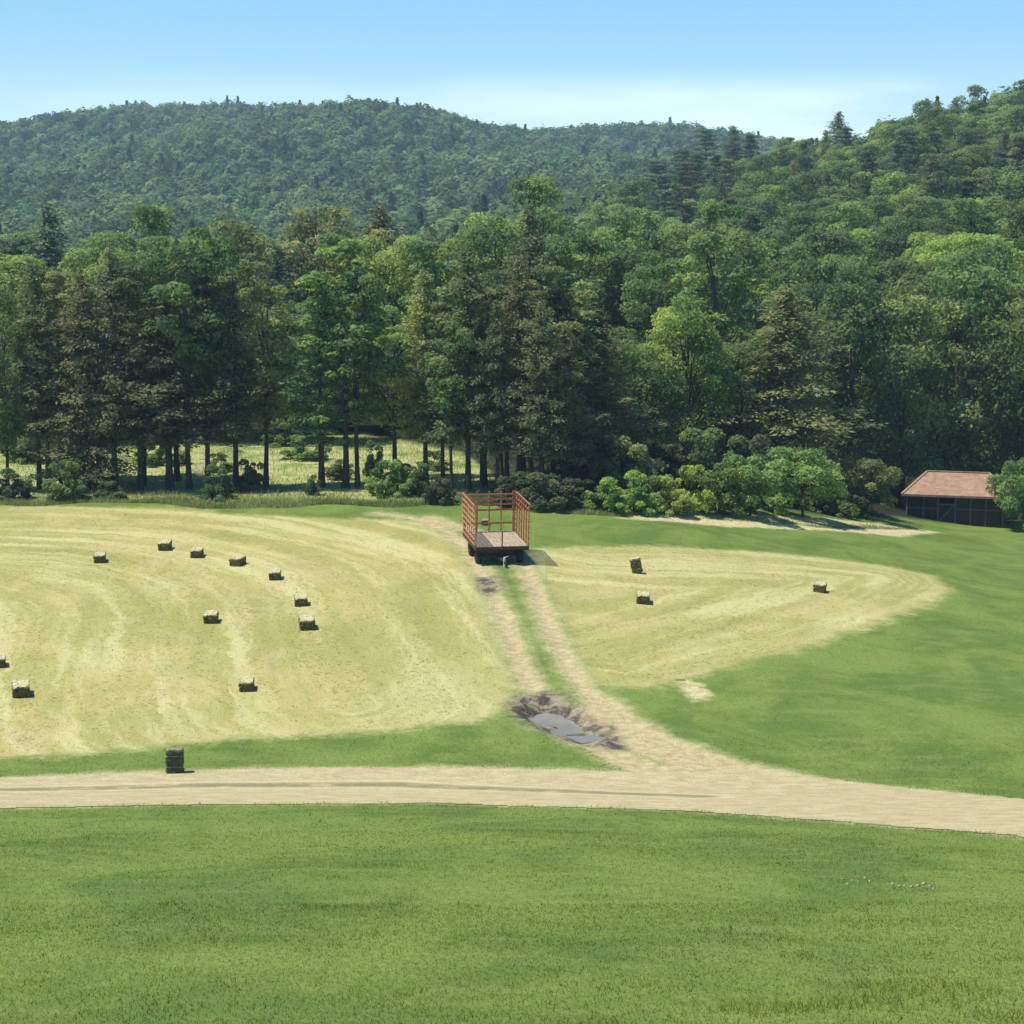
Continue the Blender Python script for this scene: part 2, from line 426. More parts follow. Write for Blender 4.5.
def grass_patch():
    XX, YY, HH = [], [], []
    for y0, y1, d, h in ((13, 28, 480, .036), (28, 40, 260, .033), (40, 62, 110, .036), (62, 100, 14, .04)):
        x, y = frustum_points(y0, y1, d)
        f = fields(x, y)
        keep = (f['sd_road'] < .34 - .5 * rng.random(len(x)) ** .5 + .9 * (vnoise(x, y, .8, 24) - .5)) & (f['sd_hay'] < -.1 - .5 * rng.random(len(x))) & (f['sd_rut'] < -.05 - .15 * rng.random(len(x))) & (f['sd_mud'] < -.1) & (f['sd_strip'] < 0)
        clump = vnoise(x, y, .35, 21)
        tall = .8 + .45 * sstep(.6, .95, clump) + sstep(22, 18.6, y) * (.2 + 1.6 * sstep(.45, .8, vnoise(x, y, .8, 22)) * sstep(-2, 3, x))
        XX.append(x[keep]); YY.append(y[keep]); tall = tall * (1 + 1.6 * sstep(-.55, -.05, f['sd_road']) * rng.random(len(x)) ** 2 * (.3 + vnoise(x, y, .7, 26)))
        HH.append((h * tall * rng.uniform(.6, 1.3, len(x)))[keep])
    x = np.concatenate(XX); y = np.concatenate(YY); h = np.concatenate(HH)
    z = ground_z(x, y, fields(x, y)) - .01
    scatter_cards('lawn_grass', x, y, z, h, np.clip(.004 + .00040 * y, .011, .03) * rng.uniform(.7, 1.3, len(x)), 1.3, GRASS, 'short bright green lawn grass covering the slope below the camera', 'grass')
grass_patch()
def hay_patch():
    x, y = frustum_points(59, 101, 22)
    f = fields(x, y)
    dens = .25 + .9 * sstep(.45, .75, vnoise(f['swath'] * 1.0, x * .1, .8, 31)) + .4 * vnoise(x, y, 1.5, 32)
    keep = ((f['sd_hay'] > .2) | (f['sd_strip'] > 0)) & (f['sd_rut'] < 0) & (rng.random(len(x)) < dens * .8)
    x, y = x[keep], y[keep]
    z = ground_z(x, y, fields(x, y)) + .015
    scatter_cards('loose_hay', x, y, z, rng.uniform(.08, .25, len(x)), rng.uniform(.012, .035, len(x)), .5, STRAW, 'loose dry hay stalks lying over the mown field', 'hay', flat=True)
hay_patch()
def weed_patch():
    """uncut margin along the back of the field and weeds in the meadow"""
    n = 26000
    x = rng.uniform(-28, 6, n); y = 99.2 + rng.exponential(1.0, n) * 1.0 + (vnoise(x, x * 0, 3, 41) - .5) * 2
    x2 = rng.uniform(-34, 5, 26000); y2 = rng.uniform(101.5, 131, 26000)
    x3 = rng.uniform(5, 24, 9000); y3 = np.interp(x3, [5, 12, 17, 24], [98.8, 103.5, 107, 117]) + rng.exponential(.9, 9000)
    x = np.concatenate([x, x2, x3]); y = np.concatenate([y, y2, y3])
    z = ground_z(x, y, fields(x, y)) - .02
    h = rng.uniform(.06, .24, len(x)) * (.35 + vnoise(x, y, 1.2, 42) * 1.2) * np.where(x > 6, .55, 1.)
    t = NT('weed_blade'); c = t.mix(t.ramp(t.noise(t.pos(), .7, 3), .35, .65), (.20, .28, .07), (.38, .38, .15))
    c = t.mix(t.ramp(t.attr('tone'), .6, 1., 0, .7), c, (.38, .33, .16))
    d = t.n('BsdfDiffuse'); t.link(c, d.inputs[0]); tr = t.n('BsdfTranslucent'); t.link(c, tr.inputs[0])
    mx = t.n('MixShader'); mx.inputs[0].default_value = .4; t.link(d.outputs[0], mx.inputs[1]); t.link(tr.outputs[0], mx.inputs[2]); t.link(mx.outputs[0], t.out.inputs[0])
    scatter_cards('meadow_grass', x, y, z, h, rng.uniform(.02, .05, len(x)), .8, t.m, 'uncut meadow grass along the foot of the trees', 'grass')
weed_patch()

# ------------------------------------------------------------------ trees
LEAF = leaf_material('leaf', .56); NEEDLE = leaf_material('needle', .48); FARLEAF = leaf_material('distant_leaf', .34, 0.)
BARK = simple_mat('bark', (.045, .036, .028), (.10, .082, .065), 5, .95, bump=.6, bd=.05, stretch=(1, 1, .2))
PALE_BARK = simple_mat('pale_bark', (.20, .17, .13), (.36, .32, .26), 5, .9, bump=.5, bd=.04, stretch=(1, 1, .25))

def unit(n): 
    v = rng.normal(size=(n, 3)); return v / np.linalg.norm(v, axis=1, keepdims=True)

def trunk_mb(H, r, bend=.25, top=.92):
    m = MB(); k = 9; a = rng.uniform(0, 6.28); c = rng.uniform(-1, 1, 2) * bend
    pts = []; rad = []
    for i in range(k):
        t = i / (k - 1)
        pts.append((c[0] * math.sin(t * 2.4 + a) - c[0] * math.sin(a), c[1] * math.sin(t * 2.1 + a) - c[1] * math.sin(a), H * top * t - .25 * (i == 0)))
        rad.append(r * (1.35 if i == 0 else (1 - .85 * t)))
    m.tube(pts, rad, 8)
    return m, pts

def crown_from_clumps(cc, cr, per, leaf, squash=.72, up=.35):
    """leaves gathered on the shells of many small clumps"""
    C, N, S, T, Hh = [], [], [], [], []
    ct = rng.random(len(cc))
    for i in range(len(cc)):
        n = int(per * (cr[i] / cr.mean()) ** 2)
        d = unit(n); d[:, 2] = np.where(rng.random(n) < .6, np.abs(d[:, 2]), d[:, 2])
        rr = rng.uniform(.5, 1.2, n) ** .6
        C.append(cc[i] + d * (cr[i] * rr)[:, None] * np.array([1, 1, squash]))
        N.append(d * .7 + unit(n) * .75 + np.array([0, 0, up]))
        S.append(leaf * rng.uniform(.6, 1.35, n))
        T.append(np.clip(.25 + .5 * ct[i] + rng.normal(0, .2, n), 0, 1)); Hh.append(np.clip(.5 * ct[i] + .5 * rng.random(n), 0, 1))
    return [np.concatenate(a) for a in (C, N, S, T, Hh)]

def broad(H, R, z0, n, per, leaf, trunk_r, name, top_heavy=.5):
    m, pts = trunk_mb(H, trunk_r, .3, .8)
    zc = (z0 + H) / 2; hh = (H - z0) / 2
    d = unit(n); r = rng.uniform(.45, 1.0, n) ** .55
    lob = 1 + .22 * np.sin(d[:, 0] * 3.1 + rng.uniform(0, 6)) + .18 * np.sin(d[:, 1] * 4.3 + rng.uniform(0, 6))
    cc = d * r[:, None] * np.array([R, R, hh]) * lob[:, None]; cc[:, 2] += zc
    cc[:, 2] = np.clip(cc[:, 2], z0 + .3, H - .3)
    wz = (cc[:, 2] - z0) / (H - z0); cc[:, :2] *= (1 - .35 * np.clip(top_heavy - wz, 0, 1))[:, None]
    cr = R * rng.uniform(.20, .40, n)
    for i in np.argsort(-cr)[:9]:
        q = cc[i]; zb = max(z0 * .8, q[2] - hh * .7); b = Vector((0, 0, zb)); e = Vector(q)
        m.tube([b, b.lerp(e, .5) + Vector((0, 0, .3)), e], [trunk_r * .45, trunk_r * .28, trunk_r * .08], 5)
    return m.mesh(name + '_trunk'), leaf_mesh(name + '_crown', *crown_from_clumps(cc, cr, per, leaf))

def spruce(H, R, z0, name, ragged=.38, droop=.3, leaf=.12):
    m, pts = trunk_mb(H, .17, .1, .99)
    C, N, S, T, Hu, A = [], [], [], [], [], []
    z = z0
    while z < H - .15:
        t = (z - z0) / (H - z0)
        L0 = R * (1 - t) ** .55 * min(1, .55 + t * 4) * (1 + .22 * math.sin(t * 17 + R * 9)) + .10
        nb = rng.integers(6, 9); off = rng.uniform(0, 6.28)
        for k in range(nb):
            a = off + 6.283 * k / nb + rng.uniform(-.3, .3); L = L0 * rng.uniform(1 - ragged * 1.6, 1 + ragged)
            ns = max(3, int(L / .07)); s = np.linspace(.12, 1, ns)
            dirv = np.array([math.cos(a), math.sin(a), 0])
            bz = z + rng.uniform(-.4, .4)
            P = dirv * (s * L)[:, None]; P[:, 2] = bz - droop * L * s ** 1.2 + .12 * L * s ** 4
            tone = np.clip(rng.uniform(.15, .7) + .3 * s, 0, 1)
            for sgn in (-1, 1, 0):
                sid = np.array([-dirv[1], dirv[0], 0]) * sgn
                w = (1 - s * .6) * L * .32
                q = P + sid * (w * rng.uniform(.3, 1, ns))[:, None] + rng.normal(0, .13, (ns, 3)); q[:, 2] -= abs(sgn) * .08 + rng.uniform(0, .12, ns)
                C.append(q); N.append(np.array([0, 0, .7]) + dirv * .5 + rng.normal(0, .75, (ns, 3)))
                A.append(dirv + sid * .8 + rng.normal(0, .25, (ns, 3)))
                S.append(leaf * rng.uniform(.7, 1.4, ns)); T.append(tone + rng.normal(0, .1, ns)); Hu.append(np.full(ns, rng.random()) * .6 + rng.random(ns) * .4)
            if k % 3 == 0: m.tube([(0, 0, bz), tuple(P[-1] * .9 + np.array([0, 0, bz * .1]))], [.03, .01], 4, False)
        z += .30 + .16 * rng.random()
    for k in range(16):                                              # dead snags on the bare lower trunk
        a = rng.uniform(0, 6.28); b = rng.uniform(1.0, z0 + 1); L = rng.uniform(.4, 1.3)
        m.tube([(0, 0, b), (math.cos(a) * L, math.sin(a) * L, b - .25 * L)], [.022, .007], 4, False)
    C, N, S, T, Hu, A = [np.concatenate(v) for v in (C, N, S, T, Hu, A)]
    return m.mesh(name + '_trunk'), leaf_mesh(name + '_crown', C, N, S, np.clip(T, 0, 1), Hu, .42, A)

def pine(H, R, z0, name, leaf=.17):
    m, pts = trunk_mb(H, .19, .2, .98)
    cc, cr = [], []
    z = z0
    while z < H:
        t = (z - z0) / (H - z0); L0 = R * (1.05 - t) ** .6 * min(1, .6 + 2 * t)
        nb = rng.integers(3, 6); off = rng.uniform(0, 6.28)
        for k in range(nb):
            a = off + 6.283 * k / nb + rng.uniform(-.5, .5); L = L0 * rng.uniform(.5, 1.15)
            d = Vector((math.cos(a), math.sin(a), 0)); e = d * L + Vector((0, 0, z + .22 * L))
            m.tube([(0, 0, z), tuple(d * L * .5 + Vector((0, 0, z + .03 * L))), tuple(e)], [.055, .035, .012], 4, False)
            for s in np.linspace(.45, 1.0, max(2, int(L / .55))):
                p = d * (L * s) + Vector((rng.normal(0, .25), rng.normal(0, .25), z + .2 * L * s * s + rng.normal(0, .08)))
                cc.append(tuple(p)); cr.append(rng.uniform(.32, .62))
        z += .55 + .4 * rng.random()
    cc.append((0, 0, H)); cr.append(.35)
    cc = np.array(cc); cr = np.array(cr)
    for k in range(12):
        a = rng.uniform(0, 6.28); b = rng.uniform(1.5, z0 + .5); L = rng.uniform(.4, 1.2)
        m.tube([(0, 0, b), (math.cos(a) * L, math.sin(a) * L, b + .05)], [.025, .008], 4, False)
    return m.mesh(name + '_trunk'), leaf_mesh(name + '_crown', *crown_from_clumps(cc, cr, 62, leaf, .5, .5), .3)

def shrub(H, R, n, per, leaf, name):
    m = MB()
    d = unit(n); d[:, 2] = np.abs(d[:, 2]) * 1.1 - .15
    cc = d * rng.uniform(.45, 1.22, n)[:, None] * np.array([R * .85, R * .85, H * .8]); cc[:, 2] = np.clip(cc[:, 2] + H * .12, .1, H)
    cr = R * rng.uniform(.14, .34, n)
    for i in range(8): m.tube([(0, 0, -.1), tuple(Vector(cc[i]) * .55 + Vector((0, 0, .2))), tuple(cc[i])], [.05, .035, .012], 5, False)
    return m.mesh(name + '_stem'), leaf_mesh(name + '_foliage', *crown_from_clumps(cc, cr, per, leaf, .8, .3))

V = {}
V['broad'] = [broad(14, 3.3, 3.0, 62, 190, .15, .22, 'broadleaf%d' % i) for i in range(4)]
V['low'] = [broad(13, 3.8, 1.0, 80, 190, .15, .24, 'lowleaf%d' % i, .2) for i in range(3)]
V['tall'] = [broad(14, 2.0, 4.2, 52, 130, .14, .17, 'tallleaf%d' % i) for i in range(3)]
V['spruce'] = [spruce(14, 2.3, 3.7, 'spruce%d' % i) for i in range(3)]
V['lowspruce'] = [spruce(14, 2.9, 1.2, 'lowspruce%d' % i, .42, .42) for i in range(2)]
V['pine'] = [pine(14, 2.6, 3.6, 'pine%d' % i) for i in range(3)]
V['shrub'] = [shrub(2.4, 1.5, 34, 150, .10, 'shrub%d' % i) for i in range(3)]
V['small'] = [broad(3.6, 1.7, .6, 34, 150, .10, .07, 'small%d' % i, .1) for i in range(2)]
BASEW = dict(broad=3.6, low=4.0, tall=2.3, spruce=2.4, lowspruce=2.9, pine=2.8, shrub=1.7, small=1.8)
BASEH = dict(broad=14, low=13, tall=14, spruce=14, lowspruce=14, pine=14.3, shrub=2.5, small=3.6)
NAMES = dict(broad='broadleaf_tree', low='broadleaf_tree', tall='broadleaf_tree', spruce='spruce_tree', lowspruce='spruce_tree', pine='pine_tree', shrub='shrub', small='small_tree')
CATS = dict(broad='tree', low='tree', tall='tree', spruce='tree', lowspruce='tree', pine='tree', shrub='shrub', small='tree')
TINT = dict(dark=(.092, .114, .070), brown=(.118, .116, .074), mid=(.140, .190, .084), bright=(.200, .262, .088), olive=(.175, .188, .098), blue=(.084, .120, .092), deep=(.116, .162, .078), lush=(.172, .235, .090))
PROTO = {}
def plant(kind, x, y, H, R, tint, label, group=None, lean=(0, 0), var=None, bark=None, z=None):
    i = int(rng.integers(len(V[kind]))) if var is None else var % len(V[kind])
    key = (kind, i); nm = NAMES[kind]; sh = kind == 'shrub'
    if key not in PROTO:
        tm, cm = V[kind][i]; e = empty(nm, (0, 0, 0))
        PROTO[key] = (e, obj('stem' if sh else 'trunk', tm, BARK, e), obj('foliage' if sh else 'crown', cm, NEEDLE if kind in ('spruce', 'lowspruce', 'pine') else LEAF, e))
        e, a, c = PROTO[key]; fresh = True
    else:
        e0, a0, c0 = PROTO[key]
        e, a, c = e0.copy(), a0.copy(), c0.copy()
        for o in (e, a, c): COL.objects.link(o)
        a.parent = e; c.parent = e
    e.location = (x, y, hz(x, y) - .05 if z is None else z)
    e.scale = (R / BASEW[kind], R / BASEW[kind], H / BASEH[kind])
    e.rotation_euler = (lean[0], lean[1], rng.uniform(0, 6.28))
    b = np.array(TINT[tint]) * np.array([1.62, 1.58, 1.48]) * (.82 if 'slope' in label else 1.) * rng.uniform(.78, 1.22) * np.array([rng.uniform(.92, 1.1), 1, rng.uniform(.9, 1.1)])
    c.color = (*b, 1)
    for k_ in ('group',):
        if k_ in e: del e[k_]
    tag(e, label, CATS[kind], group)
    return e

PLACED = []
def row_tree(px, base, top, kind, tint, wpx, label, lean=0, d=None, group='trees along the back of the field'):
    if d is None:
        x, y = cast(px, base)
        if kind not in ('shrub', 'small'): x, y = x * (1 + 3.4 / y), y + 3.4
    else: y = d; x = (px - 512) / F * (d * CA * 1.0 + 0) * 1.0; x = (px - 512) / F * d
    g = hz(x, y); dep = math.hypot(y, 0)
    # height so that the tip reaches the photo's row of pixels
    b = (512 - top) / F; ztop = ZC + (-SA + b * CA) / (CA + b * SA) * y
    H = max(1., ztop - g); R = wpx / 2 / (F / y) * {'spruce': 1.3, 'lowspruce': 1.25, 'pine': 1.35, 'tall': 1.2, 'shrub': 1.15}.get(kind, 1.08)
    PLACED.append((x, y, R))
    return plant(kind, x, y, H, R, tint, label, group, (0, lean))

ROWT = [
 (8, 500, 292, 'broad', 'mid', 60, 'mid green leafy tree at the left end of the back row'),
 (40, 499, 262, 'spruce', 'dark', 62, 'dark spruce standing between the leftmost leafy tree and the brown-tipped spruce'),
 (88, 500, 272, 'lowspruce', 'brown', 84, 'brown-tipped spruce with foliage almost to the ground in the left clump'),
 (116, 499, 246, 'spruce', 'dark', 60, 'dark spruce just right of the brown-tipped spruce in the left clump'),
 (141, 500, 262, 'pine', 'dark', 66, 'dark pine with a thick trunk left of the rust-tinged spruce'),
 (170, 500, 292, 'spruce', 'brown', 88, 'rust-tinged spruce at the middle of the left clump behind the bales'),
 (190, 500, 222, 'tall', 'deep', 70, 'tall green leafy tree with a leaning trunk in the left clump', .05),
 (208, 500, 262, 'pine', 'dark', 62, 'dark pine right of the tree with the leaning trunk'),
 (236, 499, 275, 'spruce', 'dark', 66, 'dark spruce at the left edge of the bright meadow gap'),
 (266, 496, 262, 'tall', 'olive', 62, 'slim olive tree with one bare trunk standing alone in the meadow gap'),
 (322, 497, 300, 'pine', 'deep', 72, 'pine with a bare trunk at the centre of the meadow gap'),
 (346, 496, 236, 'tall', 'lush', 74, 'pale-tipped leafy tree, the tallest over the meadow gap'),
 (358, 497, 262, 'tall', 'deep', 60, 'dark leafy tree whose trunk stands close beside the pale-tipped tree'),
 (395, 486, 292, 'tall', 'lush', 64, 'light green round-topped tree set back behind the meadow bush'),
 (426, 494, 268, 'spruce', 'olive', 58, 'olive spruce left of the pair nearest the hay wagon'),
 (443, 497, 300, 'pine', 'dark', 50, 'thin dark pine left of the stout twin-trunk pine behind the wagon'),
 (452, 506, 318, 'tall', 'mid', 46, 'short leafy tree beside the left rear corner of the hay wagon'),
 (468, 503, 242, 'spruce', 'dark', 68, 'stout dark spruce directly behind the left side of the wagon'),
 (485, 498, 285, 'pine', 'olive', 56, 'olive pine behind the middle of the hay wagon'),
]
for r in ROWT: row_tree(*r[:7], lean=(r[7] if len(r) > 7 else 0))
CEN = [(497, 300, 'spruce', 'dark', 46, 102), (507, 268, 'pine', 'dark', 56, 105), (519, 255, 'spruce', 'brown', 60, 103), (530, 205, 'spruce', 'dark', 72, 112), (541, 300, 'spruce', 'dark', 54, 101.5),
       (553, 285, 'pine', 'dark', 56, 106), (565, 325, 'spruce', 'brown', 52, 103), (578, 312, 'spruce', 'dark', 60, 105.5), (592, 305, 'lowspruce', 'brown', 100, 108.5), (604, 345, 'pine', 'olive', 64, 106), (560, 245, 'tall', 'mid', 74, 116)]
CL = ['thin dark spruce in the shady grove behind the wagon, first from the left', 'dark pine second from the left in the shady grove behind the wagon', 'brownish spruce third from the left in the shady grove behind the wagon',
      'tallest dark spruce rising over the shady grove behind the wagon', 'dark spruce at the front middle of the shady grove right of the wagon', 'dark pine in the middle of the shady grove right of the wagon',
      'small brownish spruce right of the middle of the shady grove', 'dark spruce left of the broad rusty spruce in the grove', 'broad rusty brown spruce at the right end of the shady grove', 'olive pine at the right end of the grove above the first bushes', 'leafy green tree rising behind the shady grove']
for (px, top, k, tn, w, d), lb in zip(CEN, CL): row_tree(px, 0, top, k, tn, w, lb, d=d)
EDGE = [(640, 335, 'low', 'deep', 78, 113, 'dark green leafy tree above the left end of the bush row'), (688, 300, 'low', 'bright', 86, 116, 'yellow-green leafy tree above the middle of the bush row'),
        (716, 205, 'tall', 'lush', 70, 124, 'tall slender pale tree with a long bare trunk above the bush row'), (742, 330, 'low', 'deep', 80, 118, 'dark leafy tree left of the big olive hemlock'),
        (785, 285, 'lowspruce', 'olive', 124, 117, 'big olive hemlock with sweeping boughs above the small trees'), (850, 265, 'low', 'deep', 108, 127, 'deep green maple between the olive hemlock and the shed'),
        (905, 285, 'low', 'mid', 104, 130, 'broad green maple directly left of the red-roofed shed'), (962, 255, 'low', 'deep', 124, 136, 'broad dark maple hanging over the red-roofed shed'), (1022, 275, 'low', 'mid', 112, 132, 'leafy maple at the right edge behind the shed'),
        (662, 255, 'broad', 'deep', 90, 128, 'green leafy tree in the second rank above the bushes'), (815, 240, 'broad', 'mid', 90, 138, 'mid green tree in the second rank above the olive hemlock')]
for px, top, k, tn, w, d, lb in EDGE: row_tree(px, 0, top, k, tn, w, lb, d=d + (4 if px < 840 else 8), group='trees along the edge of the wood')
BACK = [(15, 232, 'pine', 'blue', 66, 150), (52, 205, 'spruce', 'blue', 76, 152), (-25, 215, 'spruce', 'dark', 80, 148), (100, 245, 'broad', 'mid', 80, 140), (135, 228, 'broad', 'mid', 84, 142), (178, 212, 'broad', 'lush', 92, 146), (215, 236, 'broad', 'mid', 84, 144),
        (255, 226, 'broad', 'olive', 84, 146), (300, 212, 'broad', 'olive', 96, 150), (345, 216, 'broad', 'olive', 88, 152), (395, 232, 'broad', 'lush', 84, 146), (430, 226, 'broad', 'lush', 78, 148), (465, 232, 'broad', 'mid', 80, 146),
        (500, 200, 'broad', 'mid', 88, 152), (540, 183, 'broad', 'lush', 90, 156), (575, 215, 'broad', 'mid', 88, 146), (610, 215, 'broad', 'mid', 92, 150), (380, 205, 'spruce', 'brown', 84, 158)]
BL = ['bluish pine behind the left end of the back row', 'tall bluish spruce pair-mate poking above the left end of the back row', 'dark spruce cut by the left edge of the picture', 'mid green crown left of the rounded lush one', 'green crown between the bluish spruce and the lush crown', 'lush green rounded crown behind the left clump, highest there',
      'green crown just left of the olive-brown crowns', 'olive crown, leftmost of the olive-brown ones behind the meadow gap', 'broad olive-brown crown, the biggest behind the meadow gap', 'olive-brown crown right of the biggest one', 'light green crown behind the meadow gap', 'light green narrow crown left of the grove', 'mid green crown above the stout spruce behind the wagon',
      'mid green crown left of the tallest dark spruce', 'lush green crown above the tallest dark spruce', 'mid green crown just right of the tallest dark spruce', 'mid green crown above the broad rusty spruce', 'bare brownish spruce against the far hill']
for (px, top, k, tn, w, d), lb in zip(BACK, BL): row_tree(px, 0, top, k, tn, w, lb, d=d, group='second rank of trees behind the field')

BUSH = [(606, 512, 478, 'shrub', 'bright', 46), (634, 512, 472, 'shrub', 'bright', 50), (662, 512, 470, 'shrub', 'lush', 50), (690, 511, 460, 'shrub', 'bright', 46), (718, 512, 466, 'shrub', 'lush', 52), (745, 510, 470, 'shrub', 'deep', 46), (775, 511, 478, 'shrub', 'mid', 44), (828, 514, 486, 'shrub', 'deep', 44), (850, 515, 490, 'shrub', 'mid', 36)]
BLB = ['round bright bush at the left end of the bush row', 'second bright bush from the left in the bush row', 'mid green bush at the left of the tall one in the bush row', 'tallest bright bush in the bush row', 'wide mid green bush right of the tallest one', 'dark bush behind the first small orchard tree', 'mid green bush between two small orchard trees', 'dark bush between the second and third small orchard trees', 'low mid green bush left of the shed']
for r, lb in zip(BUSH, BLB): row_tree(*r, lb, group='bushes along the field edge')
SML = [(750, 516, 456, 'small', 'lush', 60, 'small orchard tree, leftmost of the four by the dirt strip'), (803, 518, 450, 'small', 'lush', 72, 'small orchard tree, second of the four, standing on the lawn edge'),
       (866, 519, 460, 'small', 'olive', 52, 'small yellowish orchard tree just left of the shed'), (1013, 530, 462, 'small', 'lush', 46, 'small leafy tree in front of the right end of the shed')]
for r in SML: row_tree(*r, group='small trees on the lawn edge')
UND = [(66, 500, 456, 'shrub', 'mid', 44, 'bright bush under the brown-tipped spruce'), (218, 499, 466, 'shrub', 'deep', 34, 'dark bush at the left of the meadow gap'), (253, 492, 458, 'shrub', 'brown', 30, 'thin brownish bush in the left of the meadow gap'),
       (374, 480, 442, 'shrub', 'deep', 26, 'dark round bush on the meadow'), (391, 494, 455, 'shrub', 'mid', 48, 'pale green bush in the middle of the meadow gap'), (414, 494, 462, 'shrub', 'deep', 34, 'dark bush right of the pale green meadow bush'),
       (312, 496, 474, 'shrub', 'deep', 18, 'little dark bush at the foot of the pine in the meadow gap'), (441, 503, 474, 'shrub', 'dark', 34, 'dark bush left of the hay wagon'), (515, 505, 474, 'shrub', 'dark', 54, 'dark shaded bush behind the wagon'),
       (545, 507, 470, 'shrub', 'dark', 60, 'dark shaded bush just right of the wagon'), (575, 507, 474, 'shrub', 'dark', 50, 'dark shaded bush left of the bright bush row'), (12, 499, 470, 'shrub', 'dark', 40, 'dark bush at the left edge'), (600, 500, 455, 'shrub', 'brown', 46, 'brownish bush under the broad rusty spruce'), (110, 499, 478, 'shrub', 'dark', 30, 'low dark bush between trunks of the left clump'), (630, 500, 440, 'shrub', 'olive', 60, 'olive thicket behind the left bushes')]
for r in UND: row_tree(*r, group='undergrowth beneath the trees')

# the wood behind: individuals up to where they merge
ZX = [(-400, 'beyond the left clump'), (240, 'beyond the meadow gap'), (460, 'beyond the hay wagon'), (610, 'above the bush row'), (740, 'above the olive hemlock'), (860, 'above the shed'), (960, 'at the right edge')]
TW = dict(dark='dark', brown='brownish', mid='mid green', bright='yellow-green', olive='olive', blue='bluish', deep='deep green', lush='light green')
KW = dict(broad='round broadleaf tree', tall='narrow broadleaf tree', spruce='pointed spruce', pine='ragged pine')
def wood():
    pts = []
    rs = np.random.default_rng(11)
    tries = 0
    for _ in range(9000):
        y = math.sqrt(rs.uniform(126 ** 2, 405 ** 2)); u = rs.uniform(-.275, .275); x = u * y
        px = 512 + u * 2000
        if px < 600 and y > 178: continue
        if px >= 600 and px < 680 and y > 330: continue
        if px < 600 and y < 140: continue
        if y < 136 and px > 600: continue
        sp = 5.9 + y * .0045
        if any((x - a) ** 2 + (y - b) ** 2 < (sp if len(q) == 3 else 4.2) ** 2 for q in pts for a, b in (q[:2],)): continue
        if any((x - a) ** 2 + (y - b) ** 2 < (.8 * r + 2.0) ** 2 for a, b, r in PLACED): continue
        pts.append((x, y, px))
    return pts
for x, y, px in wood():
    r = rng.random()
    patch = float(vnoise(np.array([x]), np.array([y]), 22, 77)[0])
    conifer = r < (.55 if patch > .68 else .12)
    if 640 < px < 760 and y > 250: conifer = r < .6
    kind = ('pine' if rng.random() < .6 else 'spruce') if conifer else ('tall' if rng.random() < .15 else 'broad')
    tn = (['dark', 'blue', 'dark', 'olive'] if conifer else ['mid', 'mid', 'deep', 'lush', 'lush', 'mid', 'bright', 'deep'])[int(rng.integers(4 if conifer else 8))]
    if px < 600:
        H = rng.uniform(11.5, 13.5)
        if conifer: tn = 'blue'
    else: H = rng.uniform(11.5, 15.5) * (1.08 if conifer else 1)
    zx = [b for a, b in ZX if px >= a][-1]
    zy = 'low on the wooded slope' if y < 175 else ('a third up the wooded slope' if y < 240 else ('two thirds up the wooded slope' if y < 320 else 'high on the wooded slope'))
    if px < 600: zy = 'in the wood'
    lb = f'{TW[tn]} {KW[kind]} {zy} {zx}'
    plant(kind, x, y, H, dict(broad=rng.uniform(3.4, 5.0), tall=rng.uniform(2.4, 3), spruce=rng.uniform(2.3, 3), pine=rng.uniform(2.7, 3.6))[kind], tn, lb, lb.replace(' tree', ' trees') if False else f'{TW[tn]} {KW[kind]}s {zy} {zx}')


def fill_understory():
    """young growth at the back of the meadow and under the edge of the wood"""
    rs = np.random.default_rng(23); k = 0
    for x in np.arange(-40, 1, 2.3):
        yy = 131 + rs.uniform(-4, 6); p = proj_px(x, yy)
        plant('low', x + rs.uniform(-1, 1), yy, rs.uniform(6, 9), rs.uniform(2.6, 3.6), ['deep', 'mid', 'dark', 'deep'][k % 4], ['deep green', 'mid green', 'dark', 'deep green'][k % 4] + ' young tree at the far side of the meadow behind the trunks', 'young trees at the far side of the meadow'); k += 1
    for x in np.arange(6.5, 36, 1.9):
        if 18 < x < 33: continue
        yy = float(np.interp(x, [5, 12, 18, 24, 40], [108, 112, 117, 128, 133])) + rs.uniform(-.5, 2)
        plant('shrub', x, yy, rs.uniform(2.6, 4.4), rs.uniform(1.7, 2.4), ['deep', 'dark', 'mid'][k % 3], ['deep green', 'dark', 'mid green'][k % 3] + ' undergrowth bush in the shade at the foot of the wooded slope', 'undergrowth at the foot of the wooded slope'); k += 1
def proj_px(x, y): return 512 + x / y * 2000
fill_understory()
MEAD = [(-16.5, 112, 1.3, 'mid'), (-12.2, 118, 1.7, 'deep'), (-9.5, 109, 1.1, 'olive'), (-14.5, 126, 1.6, 'deep'), (-4.5, 113, 1.3, 'deep'), (-20.5, 116, 1.8, 'mid'), (-24.5, 110, 1.9, 'deep'), (-28.2, 117, 2.0, 'mid'), (-6.0, 107.5, 1.2, 'mid'), (-17.8, 129, 1.8, 'mid')]
for x, y, h, tn in MEAD: plant('shrub', x, y, h, h * rng.uniform(.6, .95), tn, f'{TW[tn]} shrub growing on the sunlit meadow behind the front trunks', 'shrubs on the meadow')
TH_ = [(-19.6, 105.5), (-18.2, 108), (-21.3, 106.5), (-22.6, 109), (-24.0, 106), (-1.6, 107), (-.6, 109.5), (.6, 106.3), (1.6, 108.2), (2.7, 105.6), (3.6, 109), (-25.3, 108.5)]
for x, y in TH_: plant('tall' if rng.random() < .4 else 'pine', x, y, rng.uniform(9.5, 12.5), rng.uniform(1.7, 2.4), 'deep' if rng.random() < .5 else 'olive', 'slender tree standing among the trunks of the front row, half hidden', 'slender trees among the front trunks')

